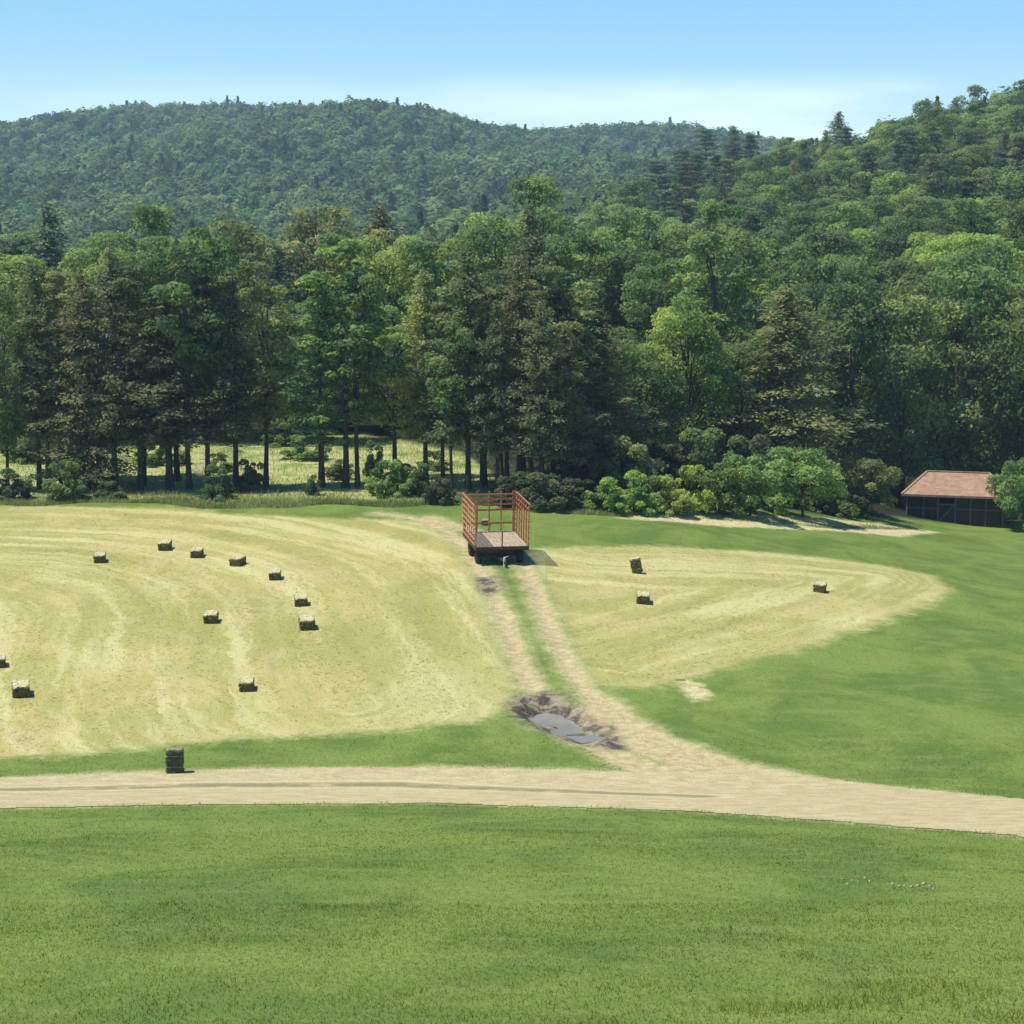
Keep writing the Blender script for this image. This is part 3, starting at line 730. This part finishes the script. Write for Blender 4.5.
# the far wooded hills: one mass
def far_wood(name, label, pts, per, leaf, conif):
    C, N, S, T, Hu = [], [], [], [], []
    n = len(pts); pts = np.array(pts); gz = height(pts[:, 0], pts[:, 1])
    for i in range(n):
        x, y = pts[i]; con = rng.random() < conif * (2.5 if vnoise(np.array([x]), np.array([y]), 60, 91)[0] > .7 else .6)
        H = rng.uniform(9, 13.5) * (1.02 if con else 1); R = rng.uniform(2.8, 5.6) if not con else rng.uniform(2.6, 3.8)
        m = int(per * (R / 4.2) ** 1.4 * (1.5 if con else 1)); 
        if con:
            t = rng.random(m) ** .8; a = rng.uniform(0, 6.28, m); rr = R * (1 - t) * rng.uniform(.5, 1.1, m)
            P = np.stack([np.cos(a) * rr, np.sin(a) * rr, H * (.25 + .78 * t)], 1); d = np.stack([np.cos(a), np.sin(a), .5 + 0 * a], 1)
            base = .05; hu = rng.uniform(0, .3)
        else:
            d = unit(m); d[:, 2] = np.abs(d[:, 2]) * 1.0 - .25
            k = 1 + .25 * np.sin(d[:, 0] * 5 + i) * np.sin(d[:, 2] * 6 + i * 2) + .2 * np.sin(d[:, 1] * 7 + i * 3)
            P = d * (k * rng.uniform(.82, 1.03, m))[:, None] * np.array([R, R, H * .42]); P[:, 2] += H * .56
            base = rng.uniform(0, .95); hu = rng.uniform(.1, 1)
        C.append(P + np.array([x, y, gz[i]])); N.append(d * 1.2 + unit(m) * .4 + np.array([0, 0, .25])); S.append(leaf * rng.uniform(.6, 1.3, m))
        T.append(np.clip(base + rng.normal(0, .15, m), 0, 1)); Hu.append(np.clip(hu + rng.normal(0, .12, m), 0, 1))
    C, N, S, T, Hu = [np.concatenate(v) for v in (C, N, S, T, Hu)]
    o = obj(name, leaf_mesh(name, C, N, S, T, Hu, .75), FARLEAF); o.color = (.130, .188, .088, 1)
    return tag(o, label, 'forest', kind='stuff')
def far_points(y0, y1, sp, ok):
    out = []; y = y0
    while y < y1:
        w = .275 * y + 10
        for x in np.arange(-w, w, sp):
            q = (x + rng.uniform(-.48, .48) * sp, y + rng.uniform(-.48, .48) * sp)
            if ok(*q): out.append(q)
        y += sp * .9
    return out
upx = lambda x, y: 512 + x / y * 2000
far_wood('hillside_wood', 'nearer wooded hillside rising to the upper right', far_points(335, 470, 6.8, lambda x, y: upx(x, y) > (600 if y > 402 or upx(x, y) < 680 else 5000)), 420, .42, .08)
far_wood('far_hill_wood', 'hazy wooded hill along the skyline', far_points(330, 1260, 8.0, lambda x, y: upx(x, y) < 600 or y > 560), 150, .8, .04)
# a few pines that break the skyline
SKY = [(833, 112, 428, 'spruce', 'dark', 34, 'lone dark pine breaking the skyline above the hemlock'), (948, 98, 430, 'spruce', 'dark', 30, 'dark pine on the skyline of the right hill'), (905, 114, 428, 'spruce', 'dark', 12, 'small pointed spruce on the skyline left of the right hill'), (703, 128, 420, 'pine', 'dark', 36, 'left one of the tall pines where the two hills meet'), (730, 126, 425, 'spruce', 'dark', 34, 'right one of the tall pines where the two hills meet'), (680, 150, 410, 'pine', 'blue', 40, 'shorter pine left of the tall pair where the hills meet'), (655, 160, 415, 'pine', 'dark', 40, 'leftmost pine of the dark clump where the hills meet')]
for px, top, d, k, tn, w, lb in SKY: row_tree(px, 0, top, k, tn, w, lb, d=d, group='pines on the skyline')

# ------------------------------------------------------------------ hay bales
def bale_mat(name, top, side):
    """light painted into the colour: pale sunlit top, dark shaded sides"""
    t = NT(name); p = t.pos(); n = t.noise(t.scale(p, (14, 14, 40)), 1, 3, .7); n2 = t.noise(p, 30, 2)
    up = t.attr('lit_top')
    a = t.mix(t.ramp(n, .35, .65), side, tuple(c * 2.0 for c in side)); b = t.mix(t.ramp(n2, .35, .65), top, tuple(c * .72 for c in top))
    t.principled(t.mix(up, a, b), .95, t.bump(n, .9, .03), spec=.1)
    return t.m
BALE = bale_mat('baled_hay', (.60, .55, .30), (.090, .075, .030)); DARKBALE = bale_mat('dark_hay', (.30, .29, .17), (.050, .054, .040))  # each pair: painted sunlit top, shaded side; second hay is darker overall
TWINE = simple_mat('twine', (.45, .36, .2), (.55, .45, .26), 20, .9, bump=0)
def bale_mesh(name, lit_axis, L=.80, W=.54, H=.40, seed=0):
    r = np.random.default_rng(seed); n = 9
    vid = {}; v = []; f = []
    def vert(i, j, k):
        if (i, j, k) not in vid:
            p = np.array([(i / n - .5) * L, (j / n - .5) * W, (k / n - .5) * H])
            e = np.array([abs(i / n - .5), abs(j / n - .5), abs(k / n - .5)]) * 2
            cut = sum(1 for q in e if q > .95); p *= 1 - .035 * max(0, cut - 1)
            p += r.normal(0, .017, 3)
            if abs(i / n - .28) < .07 or abs(i / n - .72) < .07: p[1:] *= .955      # pinched under the strings
            vid[(i, j, k)] = len(v); v.append(p)
        return vid[(i, j, k)]
    for a in range(n):
        for b in range(n):
            for s in (0, n):
                q = [(s, a, b), (s, a + 1, b), (s, a + 1, b + 1), (s, a, b + 1)]; f.append([vert(*w) for w in (q if s else q[::-1])])
                q = [(a, s, b), (a, s, b + 1), (a + 1, s, b + 1), (a + 1, s, b)]; f.append([vert(*w) for w in (q if s else q[::-1])])
                q = [(a, b, s), (a + 1, b, s), (a + 1, b + 1, s), (a, b + 1, s)]; f.append([vert(*w) for w in (q if s else q[::-1])])
    v = np.array(v); ax, sg = lit_axis
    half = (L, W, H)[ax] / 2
    bl = list(sstep(.70, .90, v[:, ax] * sg / half))  # mask of the upper face that gets the painted sunlight
    nv = len(v); v = list(v)
    for _ in range(160):                                            # stray stalks
        a = r.integers(3); s = r.choice([-1, 1]); p = (r.random(3) - .5) * np.array([L, W, H]); p[a] = s * (L, W, H)[a] / 2
        d = r.normal(size=3) * .5; d[a] = s * .5; d *= r.uniform(.03, .09); w = np.cross(d, r.normal(size=3)); w = w / np.linalg.norm(w) * .006
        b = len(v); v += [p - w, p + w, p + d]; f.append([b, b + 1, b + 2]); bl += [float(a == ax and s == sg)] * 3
    me = bpy.data.meshes.new(name); me.from_pydata([tuple(q) for q in v], [], f); me.update()
    at = me.attributes.new('lit_top', 'FLOAT', 'POINT'); at.data.foreach_set('value', np.array(bl, np.float32))
    tw = MB()
    for i in (.28, .72):
        x = (i - .5) * L; a, c = W / 2 * .965 + .004, H / 2 * .965 + .004
        ring = [(x, -a, -c), (x, a, -c), (x, a, c), (x, -a, c), (x, -a, -c)]
        for p, q in zip(ring[:-1], ring[1:]): tw.tube([p, q], [.006, .006], 5)
    return me, tw.mesh(name + '_twine')
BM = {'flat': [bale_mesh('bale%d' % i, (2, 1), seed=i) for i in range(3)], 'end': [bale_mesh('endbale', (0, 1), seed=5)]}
BP = {}
def bale(px, py, rz, label, kind='flat', var=0, mat=None, lean=0, s=1.0):
    x, y = cast(px, py); key = (kind, var)
    rz = rz + math.atan2(-x, y) + (R(7) if kind == 'flat' else R(84))
    if key not in BP:
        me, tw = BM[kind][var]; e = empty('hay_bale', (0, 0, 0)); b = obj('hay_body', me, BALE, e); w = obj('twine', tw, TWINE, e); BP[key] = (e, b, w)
    else:
        e, b, w = [o.copy() for o in BP[key]]
        for o in (e, b, w): COL.objects.link(o)
        b.parent = e; w.parent = e
    f_ = fields(np.array([x]), np.array([y])); g = float(ground_z(np.array([x]), np.array([y]), f_)[0])
    if kind == 'flat':
        e.location = (x, y, g + .18 * s); sl = (hz(x, y + 1) - hz(x, y - 1)) / 2; sx_ = (hz(x + 1, y) - hz(x - 1, y)) / 2
        e.rotation_mode = 'QUATERNION'
        nrm = Vector((-sx_, -sl, 1)).normalized(); e.rotation_quaternion = Vector((0, 0, 1)).rotation_difference(nrm) @ Matrix.Rotation(rz, 3, 'Z').to_quaternion()
    else:
        e.rotation_mode = 'QUATERNION'
        e.rotation_quaternion = (Matrix.Rotation(lean, 3, 'Y') @ Matrix.Rotation(rz, 3, 'Z') @ Matrix.Rotation(-math.pi / 2, 3, 'Y')).to_quaternion()
        e.location = (x, y, g + .385 * s)
    s *= .94; e.scale = (s, s, s)
    if mat: b.data = b.data.copy(); b.data.materials.clear(); b.data.materials.append(mat)
    tag(e, label, 'hay bale', 'bales left on the mown field')
R = math.radians
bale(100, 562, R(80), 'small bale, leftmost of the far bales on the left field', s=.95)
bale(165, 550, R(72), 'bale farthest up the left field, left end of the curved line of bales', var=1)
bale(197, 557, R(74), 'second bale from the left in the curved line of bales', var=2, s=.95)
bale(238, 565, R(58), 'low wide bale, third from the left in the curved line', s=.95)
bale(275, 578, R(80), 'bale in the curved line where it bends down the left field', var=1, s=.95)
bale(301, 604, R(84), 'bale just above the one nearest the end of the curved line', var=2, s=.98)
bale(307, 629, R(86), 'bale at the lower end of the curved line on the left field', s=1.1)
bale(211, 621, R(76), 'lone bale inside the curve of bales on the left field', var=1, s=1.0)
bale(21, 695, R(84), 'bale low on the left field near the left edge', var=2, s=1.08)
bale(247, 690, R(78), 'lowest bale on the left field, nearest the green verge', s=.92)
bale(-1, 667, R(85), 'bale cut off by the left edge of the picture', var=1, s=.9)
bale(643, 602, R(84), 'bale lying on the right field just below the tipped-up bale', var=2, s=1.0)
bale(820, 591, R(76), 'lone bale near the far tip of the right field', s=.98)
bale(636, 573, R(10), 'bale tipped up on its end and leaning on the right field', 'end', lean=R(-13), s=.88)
bale(175, 773, R(6), 'dark bale standing on end beside the gravel road', 'end', mat=DARKBALE, s=.98)
bale(485, 524, R(84), 'dark bale on the field seen through the slats of the hay wagon', var=1, mat=DARKBALE, s=.68)

# ------------------------------------------------------------------ hay wagon
RUST = simple_mat('rusty_red_paint', (.38, .125, .058), (.52, .26, .14), 9, .7, bump=.2)
RUSTDARK = simple_mat('dark_rust', (.06, .035, .025), (.12, .06, .04), 9, .8, bump=.2)
PLANK = simple_mat('grey_deck_board', (.26, .20, .12), (.44, .36, .24), 4, .85, bump=.3, stretch=(6, .5, 1))
TYRE = simple_mat('tyre_rubber', (.02, .02, .02), (.04, .038, .035), 8, .85); STEEL = simple_mat('pale_steel', (.55, .55, .52), (.7, .7, .67), 10, .5, bump=.1)
def wagon():
    x, y = cast(502, 566); th = R(11)
    g = hz(x, y) - .02; W = 2.30; L = 3.25; FZ = .86; TH = 1.86
    # local frame: +Y away from the camera along the wagon
    root = empty('hay_wagon', (x, y, g), th); root.rotation_euler = (math.atan(.066), 0, th)
    tag(root, 'red steel-slatted hay wagon with a pale board deck parked on the farm track', 'wagon')
    for i in range(9):                                               # deck of separate boards
        pass
    m = MB(); nb = 12
    for i in range(nb):
        xx = -W / 2 + (i + .5) * W / nb; m.beam((xx, .03, FZ), (xx, L - .03, FZ), W / nb - .012, .045)
    m.build('deck', PLANK, root)
    m = MB()
    m.beam((-W / 2, 0, FZ - .06), (W / 2, 0, FZ - .06), .08, .15); m.beam((-W / 2, L, FZ - .06), (W / 2, L, FZ - .06), .08, .15)
    for sx in (-1, 1):
        m.beam((sx * W / 2, -.04, FZ - .06), (sx * W / 2, L + .04, FZ - .06), .07, .15); m.beam((sx * .55, .1, FZ - .14), (sx * .55, L - .1, FZ - .14), .1, .16)
    for i in range(1, 6): m.beam((-W / 2, L * i / 6, FZ - .075), (W / 2, L * i / 6, FZ - .075), .06, .09)
    m.build('deck_frame', RUSTDARK, root)
    def panel(p0, p1, posts, name, lean=.0, rails=8, out=(0, 0, 0)):
        m = MB(); p0 = Vector(p0); p1 = Vector(p1); o = Vector(out)
        for i in range(posts):
            q = p0.lerp(p1, i / (posts - 1)); m.beam(q, q + Vector((0, 0, TH)) + o, .045, .045)
        for k in range(rails):
            h = .10 + (TH - .14) * k / (rails - 1); a = p0 + Vector((0, 0, h)) + o * (h / TH); b = p1 + Vector((0, 0, h)) + o * (h / TH)
            nrm = (p1 - p0).normalized().cross(Vector((0, 0, 1))) * -.05
            m.beam(a + nrm, b + nrm, .035, .06)
        return m.build(name, RUST, root)
    panel((-W / 2, .04, FZ), (-W / 2, L - .06, FZ), 7, 'side_panel', out=(-.02, 0, 0))
    panel((W / 2, L - .06, FZ), (W / 2, .04, FZ), 7, 'side_panel', out=(.02, 0, 0))
    m = MB(); r0 = Vector((-W / 2 + .06, L - .03, FZ)); r1 = Vector((W / 2 - .06, L - .03, FZ))
    for i in range(5):
        q = r0.lerp(r1, i / 4); m.beam(q, q + Vector((0, 0, TH)), .055, .055)
    for h in (.42, 1.02, 1.28, 1.52, 1.72): m.beam(r0 + Vector((0, -.05, h)), r1 + Vector((0, -.05, h)), .04, .08)
    m.build('rear_panel', RUST, root)
    m = MB(); m.beam((0, .03, FZ + .02), (0, .03, FZ + .66), .05, .05); m.build('front_post', RUSTDARK, root)
    # running gear
    m = MB()
    for yy in (.75, L - .85):
        m.beam((-W / 2 + .2, yy, .36), (W / 2 - .2, yy, .36), .12, .12); m.beam((-.6, yy, .56), (.6, yy, .56), .16, .26)
        for sx in (-.55, .55): m.beam((sx, yy, .36), (sx, yy, FZ - .2), .1, .1)
    m.tube([(0, .75, .40), (0, L - .85, .40)], [.06, .06], 8)
    m.build('running_gear', RUSTDARK, root)
    for yy in (.75, L - .85):
        for sx in (-1, 1):
            cx = sx * (W / 2 - .22); m = MB(); prof = [(-.11, .24), (-.11, .31), (-.07, .345), (.07, .345), (.11, .31), (.11, .24)]
            n = 22; b = 0
            for k in range(n):
                a = 6.28318 * k / n
                for dx, r_ in prof: m.v.append((cx + dx, yy + math.cos(a) * r_, .345 + math.sin(a) * r_))
            q = len(prof)
            for k in range(n):
                for j in range(q): m.f.append((k * q + j, k * q + (j + 1) % q, ((k + 1) % n) * q + (j + 1) % q, ((k + 1) % n) * q + j))
            w = m.build('wheel', TYRE, root)
            m = MB(); m.tube([(cx - .075, yy, .345), (cx + .075, yy, .345)], [.238, .238], 18); m.tube([(cx - sx * .0, yy, .345), (cx + sx * .12, yy, .345)], [.07, .05], 10)
            m.build('rim', RUSTDARK, w)
    m = MB(); m.beam((-.35, .7, .38), (0, -.3, .34), .07, .09); m.beam((.35, .7, .38), (0, -.3, .34), .07, .09); m.beam((0, -.25, .34), (0, -.75, .30), .08, .09)
    tg = m.build('drawbar', RUSTDARK, root)
    m = MB(); m.tube([(0.0, -.55, .02), (0.0, -.55, .52)], [.05, .05], 10); m.beam((-.11, -.55, .015), (.11, -.55, .015), .2, .03); m.tube([(0, -.55, .52), (.16, -.55, .56)], [.015, .015], 6)
    m.build('jack_stand', STEEL, tg)
wagon()

# ------------------------------------------------------------------ shed
ROOFM = simple_mat('red_brown_roofing', (.26, .155, .095), (.35, .23, .145), 2.5, .85, bump=.15, stretch=(1, 1, 1))
WOODDARK = simple_mat('dark_brown_boards', (.035, .026, .02), (.075, .055, .042), 3, .9, bump=.5, stretch=(9, 9, .4))
WOODPOST = simple_mat('grey_brown_post', (.10, .085, .07), (.17, .14, .115), 4, .9, stretch=(4, 4, .4)); FASCIA = simple_mat('weathered_fascia', (.20, .11, .08), (.28, .16, .12), 4, .85)
def shed():
    x, y = cast(954, 524); rz = R(-17)
    root = empty('shed', (x, y, hz(x, y) - .05), rz); tag(root, 'low dark wooden shed with a faded red roof at the edge of the wood', 'shed')
    hw, dp, eh, rh = 3.0, 4.4, 2.02, 3.12
    m = MB()
    for a, b in (((-hw, dp, eh / 2 - .15), (hw, dp, eh / 2 - .15)), ((-hw, .1, eh / 2 - .15), (-hw, dp, eh / 2 - .15)), ((hw, .1, eh / 2 - .15), (hw, dp, eh / 2 - .15))): m.beam(a, b, .08, eh + .3)
    m.build('wall', WOODDARK, root)
    n = 30
    for side in (-1, 1):
        m = MB()
        for i in range(n):
            xx = -hw + .1 + (i + .5) * (2 * hw - .2) / n
            if -1.0 < xx < .05 or (xx + .5) * side < 0: continue
            m.beam((xx, .1, -.1), (xx, .1, eh - .02), (2 * hw - .2) / n - .012, .03, up=(0, 1, 0))
        m.build('front_boards', WOODDARK, root)
    d = MB()
    for i in range(6): d.beam((-.93 + i * .17, .09, .03), (-.93 + i * .17, .09, 1.38), .16, .03, up=(0, 1, 0))
    dr = d.build('door', WOODDARK, root)
    d = MB(); d.beam((-1.0, .06, .12), (0, .06, .12), .03, .1); d.beam((-1.0, .06, 1.28), (0, .06, 1.28), .03, .1); d.beam((-.95, .055, .18), (-.05, .055, 1.22), .03, .09)
    d.build('brace', WOODPOST, dr)
    m = MB()
    for xx in (-hw, -1.95, -1.03, .06, 1.0, 1.95, hw): m.beam((xx, .04, -.2), (xx, .04, eh), .11, .11)
    m.beam((-hw, .045, 1.0), (-1.09, .045, 1.0), .05, .08); m.beam((.12, .045, 1.0), (hw, .045, 1.0), .05, .08); m.beam((-hw - .1, .02, eh - .06), (hw + .1, .02, eh - .06), .09, .12)
    m.build('post_frame', WOODPOST, root)
    m = MB(); ov = .35; cy = (dp + .1) / 2; N = 8
    sl = (rh - eh) / (cy + 0)
    def rp(u, s): # slope point
        return (-hw - .3 + u * (2 * hw + .6))
    y0 = -ov; z0 = eh - ov * sl * .9 + .02
    for (ya, za, yb, zb) in ((y0, z0, cy, rh), (dp + .1 + ov, z0, cy, rh)):
        for k in range(11):                                          # overlapping courses
            t0, t1 = k / 11, (k + 1) / 11
            a = (ya + (yb - ya) * t0, za + (zb - za) * t0); b = (ya + (yb - ya) * t1, za + (zb - za) * t1)
            m.beam((0, a[0], a[1] + .012), (0, b[0], b[1] + .008), 2 * (hw + .3 - 1.35 * t0), .03)
    m.beam((-hw + 1.05, cy, rh + .04), (hw - 1.05, cy, rh + .04), .22, .05)
    for sx in (-1, 1):                                               # hipped ends and their ridge caps
        e = [Vector((sx * (hw + .3), y0, z0)), Vector((sx * (hw + .3), dp + .1 + ov, z0)), Vector((sx * (hw - 1.05), cy, rh))]
        for k in range(11):
            t0, t1 = k / 11, (k + 1) / 11
            a, b = e[0].lerp(e[2], t0), e[1].lerp(e[2], t0); c, d = e[0].lerp(e[2], t1), e[1].lerp(e[2], t1)
            m.beam(((a + b) / 2) + Vector((0, 0, .02)), ((c + d) / 2) + Vector((0, 0, .008)), (a - b).length, .03)
        for q in e[:2]: m.beam(q + Vector((0, 0, .045)), e[2] + Vector((0, 0, .045)), .16, .035)
    rf = m.build('roof', ROOFM, root)
    m = MB(); m.beam((-hw - .31, y0 - .015, z0 - .04), (hw + .31, y0 - .015, z0 - .04), .03, .14); m.build('fascia', FASCIA, rf)
shed()

# ------------------------------------------------------------------ pale scraps on the lawn
SCR = simple_mat('pale_clover', (.40, .38, .24), (.55, .52, .36), 30, .9, bump=0)
def scraps():
    base = None
    for px, py in ((842, 883), (848, 889), (853, 884), (858, 886), (866, 882), (871, 885), (893, 889), (899, 891), (905, 890), (911, 892), (918, 891), (924, 889), (934, 893), (930, 891)):
        x, y = cast(px, py); z = hz(x, y)
        if base is None:
            m = MB()
            for k in range(9):
                a = 6.283 * k / 9; m.poly([(0, 0, .07), (math.cos(a) * .035, math.sin(a) * .035, .10), (math.cos(a + .5) * .06, math.sin(a + .5) * .06, .075), (math.cos(a + .7) * .03, math.sin(a + .7) * .03, .06)])
            m.tube([(0, 0, -.02), (0, 0, .08)], [.006, .005], 5)
            o = m.build('clover_flower', SCR); base = o
        else:
            o = base.copy(); COL.objects.link(o)
        o.location = (x, y, z + .03); o.rotation_euler = (random.uniform(-.3, .3), random.uniform(-.3, .3), random.uniform(0, 6)); k = random.uniform(.4, .8); o.scale = (k, k, k)
        tag(o, 'tiny pale flower head in the sparse patch at the right of the near lawn', 'flower', 'pale flower heads on the near lawn')
scraps()

# ------------------------------------------------------------------ air
def haze():
    m = MB(); lo = float(GZ.min()) - 1; hi = 135.
    m.beam((0, YS[0] - 8, (lo + hi) / 2), (0, YS[-1] + 8, (lo + hi) / 2), 2 * max(-XS[0], XS[-1]) + 16, hi - lo)
    t = NT('haze_air'); v = t.n('VolumePrincipled'); v.inputs['Color'].default_value = (.62, .86, 1, 1); v.inputs['Density'].default_value = HAZE
    v.inputs['Anisotropy'].default_value = 0.2
    t.link(v.outputs[0], t.out.inputs['Volume'])
    o = m.build('haze', t.m); tag(o, None, None, kind='stuff')
HAZE = .00027
haze()

# ------------------------------------------------------------------ sun, sky, camera
EL, AZ = R(66), R(-99)                                               # sun beyond the wood, a little to the left
sd = Vector((math.sin(AZ) * math.cos(EL), math.cos(AZ) * math.cos(EL), math.sin(EL)))
su = bpy.data.lights.new('sun', 'SUN'); su.energy = 4.5; su.angle = R(.53); su.color = (1, .95, .87)
so = bpy.data.objects.new('sun', su); COL.objects.link(so); so.rotation_euler = sd.to_track_quat('Z', 'Y').to_euler(); so.location = (0, 0, 60)
w = bpy.data.worlds.new('World'); SC.world = w; w.use_nodes = True; wt = w.node_tree; wt.nodes.clear()
out = wt.nodes.new('ShaderNodeOutputWorld'); bg = wt.nodes.new('ShaderNodeBackground'); sky = wt.nodes.new('ShaderNodeTexSky')
sky.sky_type = 'NISHITA'; sky.sun_disc = False; sky.sun_elevation = EL; sky.sun_rotation = AZ; sky.altitude = 300; sky.air_density = 1.0; sky.dust_density = .05; sky.ozone_density = 4
tc = wt.nodes.new('ShaderNodeTexCoord'); mp = wt.nodes.new('ShaderNodeMapping'); mp.inputs['Scale'].default_value = (5, 5, 26); wt.links.new(tc.outputs['Generated'], mp.inputs[0])
ns = wt.nodes.new('ShaderNodeTexNoise'); ns.inputs['Scale'].default_value = 1.2; ns.inputs['Detail'].default_value = 5; ns.inputs['Roughness'].default_value = .5; wt.links.new(mp.outputs[0], ns.inputs[0])
sp = wt.nodes.new('ShaderNodeSeparateXYZ'); wt.links.new(tc.outputs['Generated'], sp.inputs[0])
def wr(v, a, b, lo, hi):
    n = wt.nodes.new('ShaderNodeMapRange'); n.interpolation_type = 'SMOOTHSTEP'; wt.links.new(v, n.inputs[0])
    for i, q in enumerate((a, b, lo, hi)): n.inputs[i + 1].default_value = q
    return n.outputs[0]
def wm(op, a, b):
    n = wt.nodes.new('ShaderNodeMath'); n.operation = op
    for i, q in enumerate((a, b)):
        if isinstance(q, (int, float)): n.inputs[i].default_value = q
        else: wt.links.new(q, n.inputs[i])
    return n.outputs[0]
cl = wm('MULTIPLY', wr(ns.outputs['Fac'], .38, .62, .25, 1), wm('MULTIPLY', wr(sp.outputs[2], .09, .072, 0, 1), wm('MULTIPLY', wr(sp.outputs[0], -.08, .02, .45, 1), wr(sp.outputs[0], .23, .18, .4, 1))))
mx = wt.nodes.new('ShaderNodeMix'); mx.data_type = 'RGBA'; wt.links.new(wm('MULTIPLY', cl, .4), mx.inputs[0]); hs = wt.nodes.new('ShaderNodeHueSaturation'); hs.inputs['Saturation'].default_value = 1.32; wt.links.new(sky.outputs[0], hs.inputs['Color']); wt.links.new(hs.outputs[0], mx.inputs[6]); mx.inputs[7].default_value = (9.0, 9.6, 9.9, 1)
bg.inputs['Strength'].default_value = .12
wt.links.new(mx.outputs[2], bg.inputs['Color']); wt.links.new(bg.outputs[0], out.inputs['Surface'])

cd = bpy.data.cameras.new('camera'); co = bpy.data.objects.new('camera', cd); COL.objects.link(co); SC.camera = co
cd.sensor_width = 36; cd.lens = F / 1024 * 36; cd.clip_end = 5000; cd.clip_start = .1
co.location = (0, 0, ZC); co.rotation_euler = (math.pi / 2 - PITCH, 0, 0)
vs = SC.view_settings; vs.view_transform = 'Standard'; vs.look = 'None'; vs.exposure = 0.5; vs.gamma = 1; vs.use_curve_mapping = False
cy = SC.cycles; cy.max_bounces = 8; cy.diffuse_bounces = 5; cy.glossy_bounces = 2; cy.transmission_bounces = 4; cy.volume_bounces = 0; cy.transparent_max_bounces = 4
cy.use_denoising = True; cy.caustics_reflective = False; cy.caustics_refractive = False
